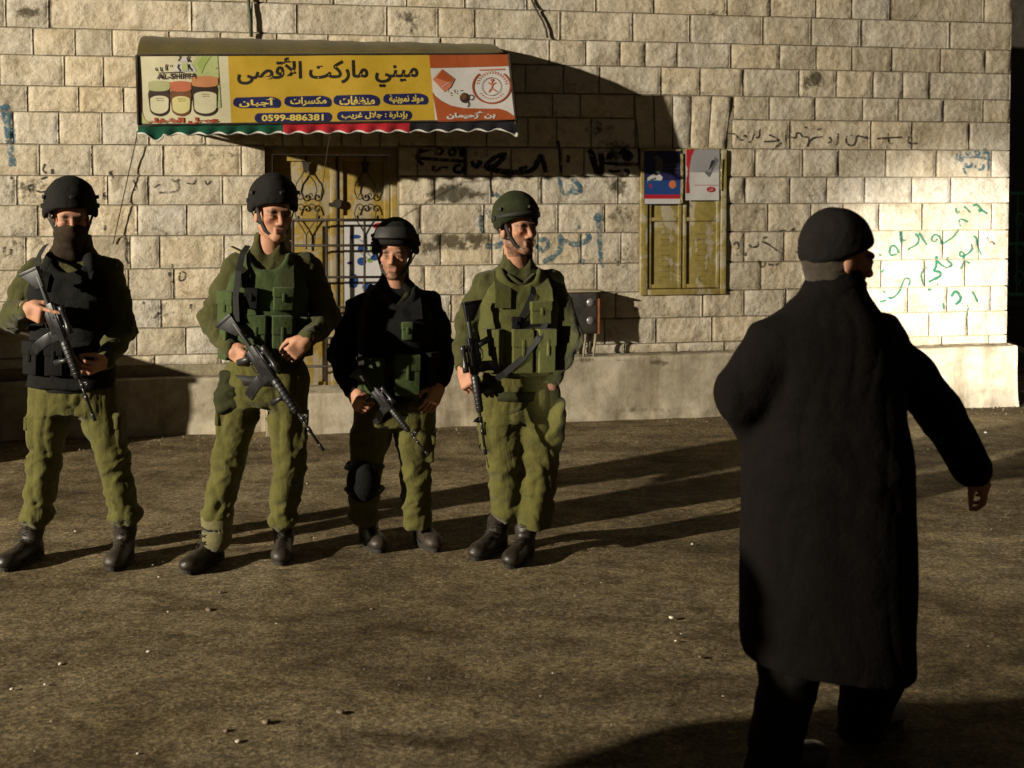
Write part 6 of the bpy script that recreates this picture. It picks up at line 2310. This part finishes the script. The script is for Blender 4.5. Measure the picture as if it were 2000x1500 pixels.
# ================================================================== the passer-by in the long dark coat
def m_coat():
    return cloth('black wool coat', (0.0062, 0.0045, 0.0036), (0.0036, 0.0026, 0.0021), 260, 0.0, 0.6)


COAT = m_coat()
TROU = cloth('black trousers', (0.012, 0.010, 0.009), (0.008, 0.007, 0.006), 500, 0.0)


def make_man(Y0, label, dx=0.0):
    base = W(1600, 1000, Y0)
    root_loc = Vector((base.x, Y0, 0))
    root = empty('person', root_loc, 0, label, 'person')
    rl = np.array(root_loc)
    J = lambda px, py, dy=0: np.array(W(px, py, Y0 + dy)) - rl
    head, neck = J(1638, 506), J(1628, 566, .0)
    hR = rot_z(math.radians(108)) @ rot_x(math.radians(8))
    sha, shb = J(1508, 676, -.04), J(1718, 664, .06)
    ela, elb = J(1446, 772, -.06), J(1832, 800, .12)
    wra, wrb = J(1482, 850, .08), J(1898, 915, .10)
    pel = J(1612, 930)
    # body
    pts = np.array([head, neck, sha, shb, ela, elb, wra, wrb, pel])
    f = Field(pts.min(0) - [.16, .2, .2], pts.max(0) + [.16, .2, .17], .004)
    f.cone(pel, J(1620, 700), .11, .13, .05)
    f.cone(J(1620, 700), neck, .13, .06, .05)
    f.cone(neck, head + hR @ np.array([0, .02, -.06]), .062, .06, .03)
    for a, b, c, d, n, t in ((sha, ela, wra, J(1510, 880, .15), (.6, .6, 0), 1), (shb, elb, wrb, J(1922, 952, .10), (-.75, .45, .1), -1)):
        f.cone(a, b, .05, .042, .03)
        f.cone(b, c, .042, .028, .02)
        f.cone(J(1625, 640), a, .08, .05, .04)
        add_hand(f, c, d - c, n, [.6, .7, .5], t, .9)
    add_head(f, head, hR, 1.0)
    body_mesh(root, f, (0.40, 0.205, 0.125), 1.6, head, hR, 1.0)
    # hair below the cap
    f = Field(head - .16, head + .16, .005)
    f.ell(head + hR @ np.array([0, .022, .002]), (.0785, .098, .088), hR, .01)
    f.cone(head + hR @ np.array([0, .03, -.03]), head + hR @ np.array([0, .035, -.08]), .062, .058, .02)
    f.box(head + hR @ np.array([0, -.10, -.0]), (.12, .098, .2), hR, .01, .01, 'sub')
    f.box(head + hR @ np.array([0, .0, -.125]), (.2, .2, .05), hR, .01, .01, 'sub')
    fmesh('hair', f, cloth('grey hair', (0.06, 0.048, 0.033), (0.035, 0.027, 0.018), 500), root, 1, dict(amp=.003, base=1.0, freq=3.0))
    # knitted cap
    f = Field(head - .16, head + .2, .006)
    f.ell(head + hR @ np.array([0, .014, .052]), (.096, .114, .100), hR, .01)
    f.ell(head + hR @ np.array([0, .016, .012]), (.090, .110, .085), hR, .02)
    f.box(head + hR @ np.array([0, .0, -.10]), (.2, .2, .108), hR @ rot_x(-.40), .01, .012, 'sub')
    cap, _ = fmesh('cap', f, cloth('black knit cap', (0.012, 0.010, 0.009), (0.008, 0.007, 0.006), 300, 0.0), root, 1, dict(amp=.005, base=.8, freq=.8))
    # coat: body, sleeves, collar
    def at(py, xl, xr, ry, dy=0.0):
        l, r = J(xl, py, dy), J(xr, py, dy)
        c = (l + r) / 2
        return (c[2], c[0], c[1], (r[0] - l[0]) / 2, ry)
    secs = sorted([at(1322, 1450, 1782, .20), at(1200, 1446, 1784, .195), at(1050, 1446, 1786, .19), at(920, 1450, 1782, .18), at(800, 1462, 1768, .165), at(700, 1470, 1756, .155),
                   at(640, 1488, 1738, .14), at(605, 1526, 1714, .115), at(575, 1560, 1694, .090), at(545, 1576, 1682, .078), at(524, 1580, 1680, .074)])
    f = Field((-.75, -.45, secs[0][0] - .05), (.75, .5, secs[-1][0] + .05), .0085)
    f.loft((0, 0, 0), np.eye(3), secs, .03, 2.4)
    for a, b, c in ((sha, ela, wra), (shb, elb, wrb)):
        m = a * .5 + b * .5
        f.cone(a * .5 + J(1622, 625) * .5, a, .055, .066, .06)
        f.cone(a, m, .066, .074, .05)
        f.cone(m, b, .074, .072, .04)
        f.cone(b, c * .98 + b * .02, .072, .064, .03)
    # hem cut, slit and open neck
    hz = secs[0][0]
    f.box(J(1612, 1292) - np.array([0, 0, .30]), (.6, .6, .30), rot_y(.125), .005, .006, 'sub')
    f.cone(neck + np.array([0, 0, .06]), neck + np.array([0, 0, .17]), .062, .070, .01, 'sub')
    foci = [(ela, .16), (elb, .16), (sha, .12), (shb, .12), (J(1620, 900), .25)]
    o, _ = fmesh('coat', f, COAT, root, 1, dict(amp=.012, foci=foci, seed=4, base=.15, freq=.6, slant=.3, lng=.5))
    cl = MB()
    ring = []
    for a in np.linspace(0, 2 * PI, 26)[:-1]:
        ring.append(neck + np.array([math.sin(a) * .078, math.cos(a) * .082, .012 + .012 * math.cos(a)]))
    cl.tube(ring + [ring[0]], 0, flat=(.065, .012, lambda p: p - Vector(neck)), cap=False)
    cl.build('collar', COAT, o, smooth=True)
    # trousers and shoes
    hipa, hipb = J(1560, 1010), J(1660, 1010)
    fa0, fa1 = np.array(G(1470, 1572)) - rl, np.array(G(1540, 1560)) - rl
    kna, ana = J(1548, 1290, -.02), J(1500, 1520, .0)
    knb, anb = J(1706, 1318, .22), J(1672, 1468, .30)
    f = Field((-.6, -.4, .02), (.6, .7, 1.0), .009)
    for h_, k_, a_ in ((hipa, kna, ana), (hipb, knb, anb)):
        f.cone(h_, k_, .115, .092, .05)
        f.cone(k_, a_, .092, .075, .03)
    f.ell(pel, (.17, .13, .12), None, .04)
    fmesh('trousers', f, TROU, root, 1, dict(amp=.016, foci=[(kna, .16), (knb, .16), (ana, .12), (anb, .12)], seed=6, base=.4, freq=.7))
    shoe = simple('worn shoe', (0.05, 0.045, 0.04), 0.45, 0.3)
    boot(root, np.array([ana[0] - .05, ana[1] + .02, 0]), np.array([ana[0] + .18, ana[1] + .14, 0]), np.array([ana[0], ana[1], .10]), ana + [0, 0, .02], shoe)
    boot(root, np.array([anb[0] - .03, anb[1] + .0, 0]), np.array([anb[0] + .18, anb[1] + .16, 0]), np.array([anb[0] + .01, anb[1] + .01, .10]), anb + [0, 0, .02], simple('lit shoe', (0.16, 0.15, 0.14), 0.45, 0.3))  # far shoe is paler than its pair: lamp light put into the colour
    return root


MAN = make_man(3.62, 'man in long black coat and knit cap walking away past the soldiers')


# a second passer-by who stands outside the picture on the left; only the shadow reaches into it
def copy_tree(o, parent=None):
    c = o.copy()
    COL.objects.link(c)
    c.parent = parent
    for ch in list(o.children):
        copy_tree(ch, c)
    return c


BY = copy_tree(MAN)
BY.location = (-2.75, 2.10, 0)
BY.rotation_euler = (0, 0, math.radians(-60))
tag(BY, 'bystander in long dark coat at the street side, only a shadow in view', 'person')
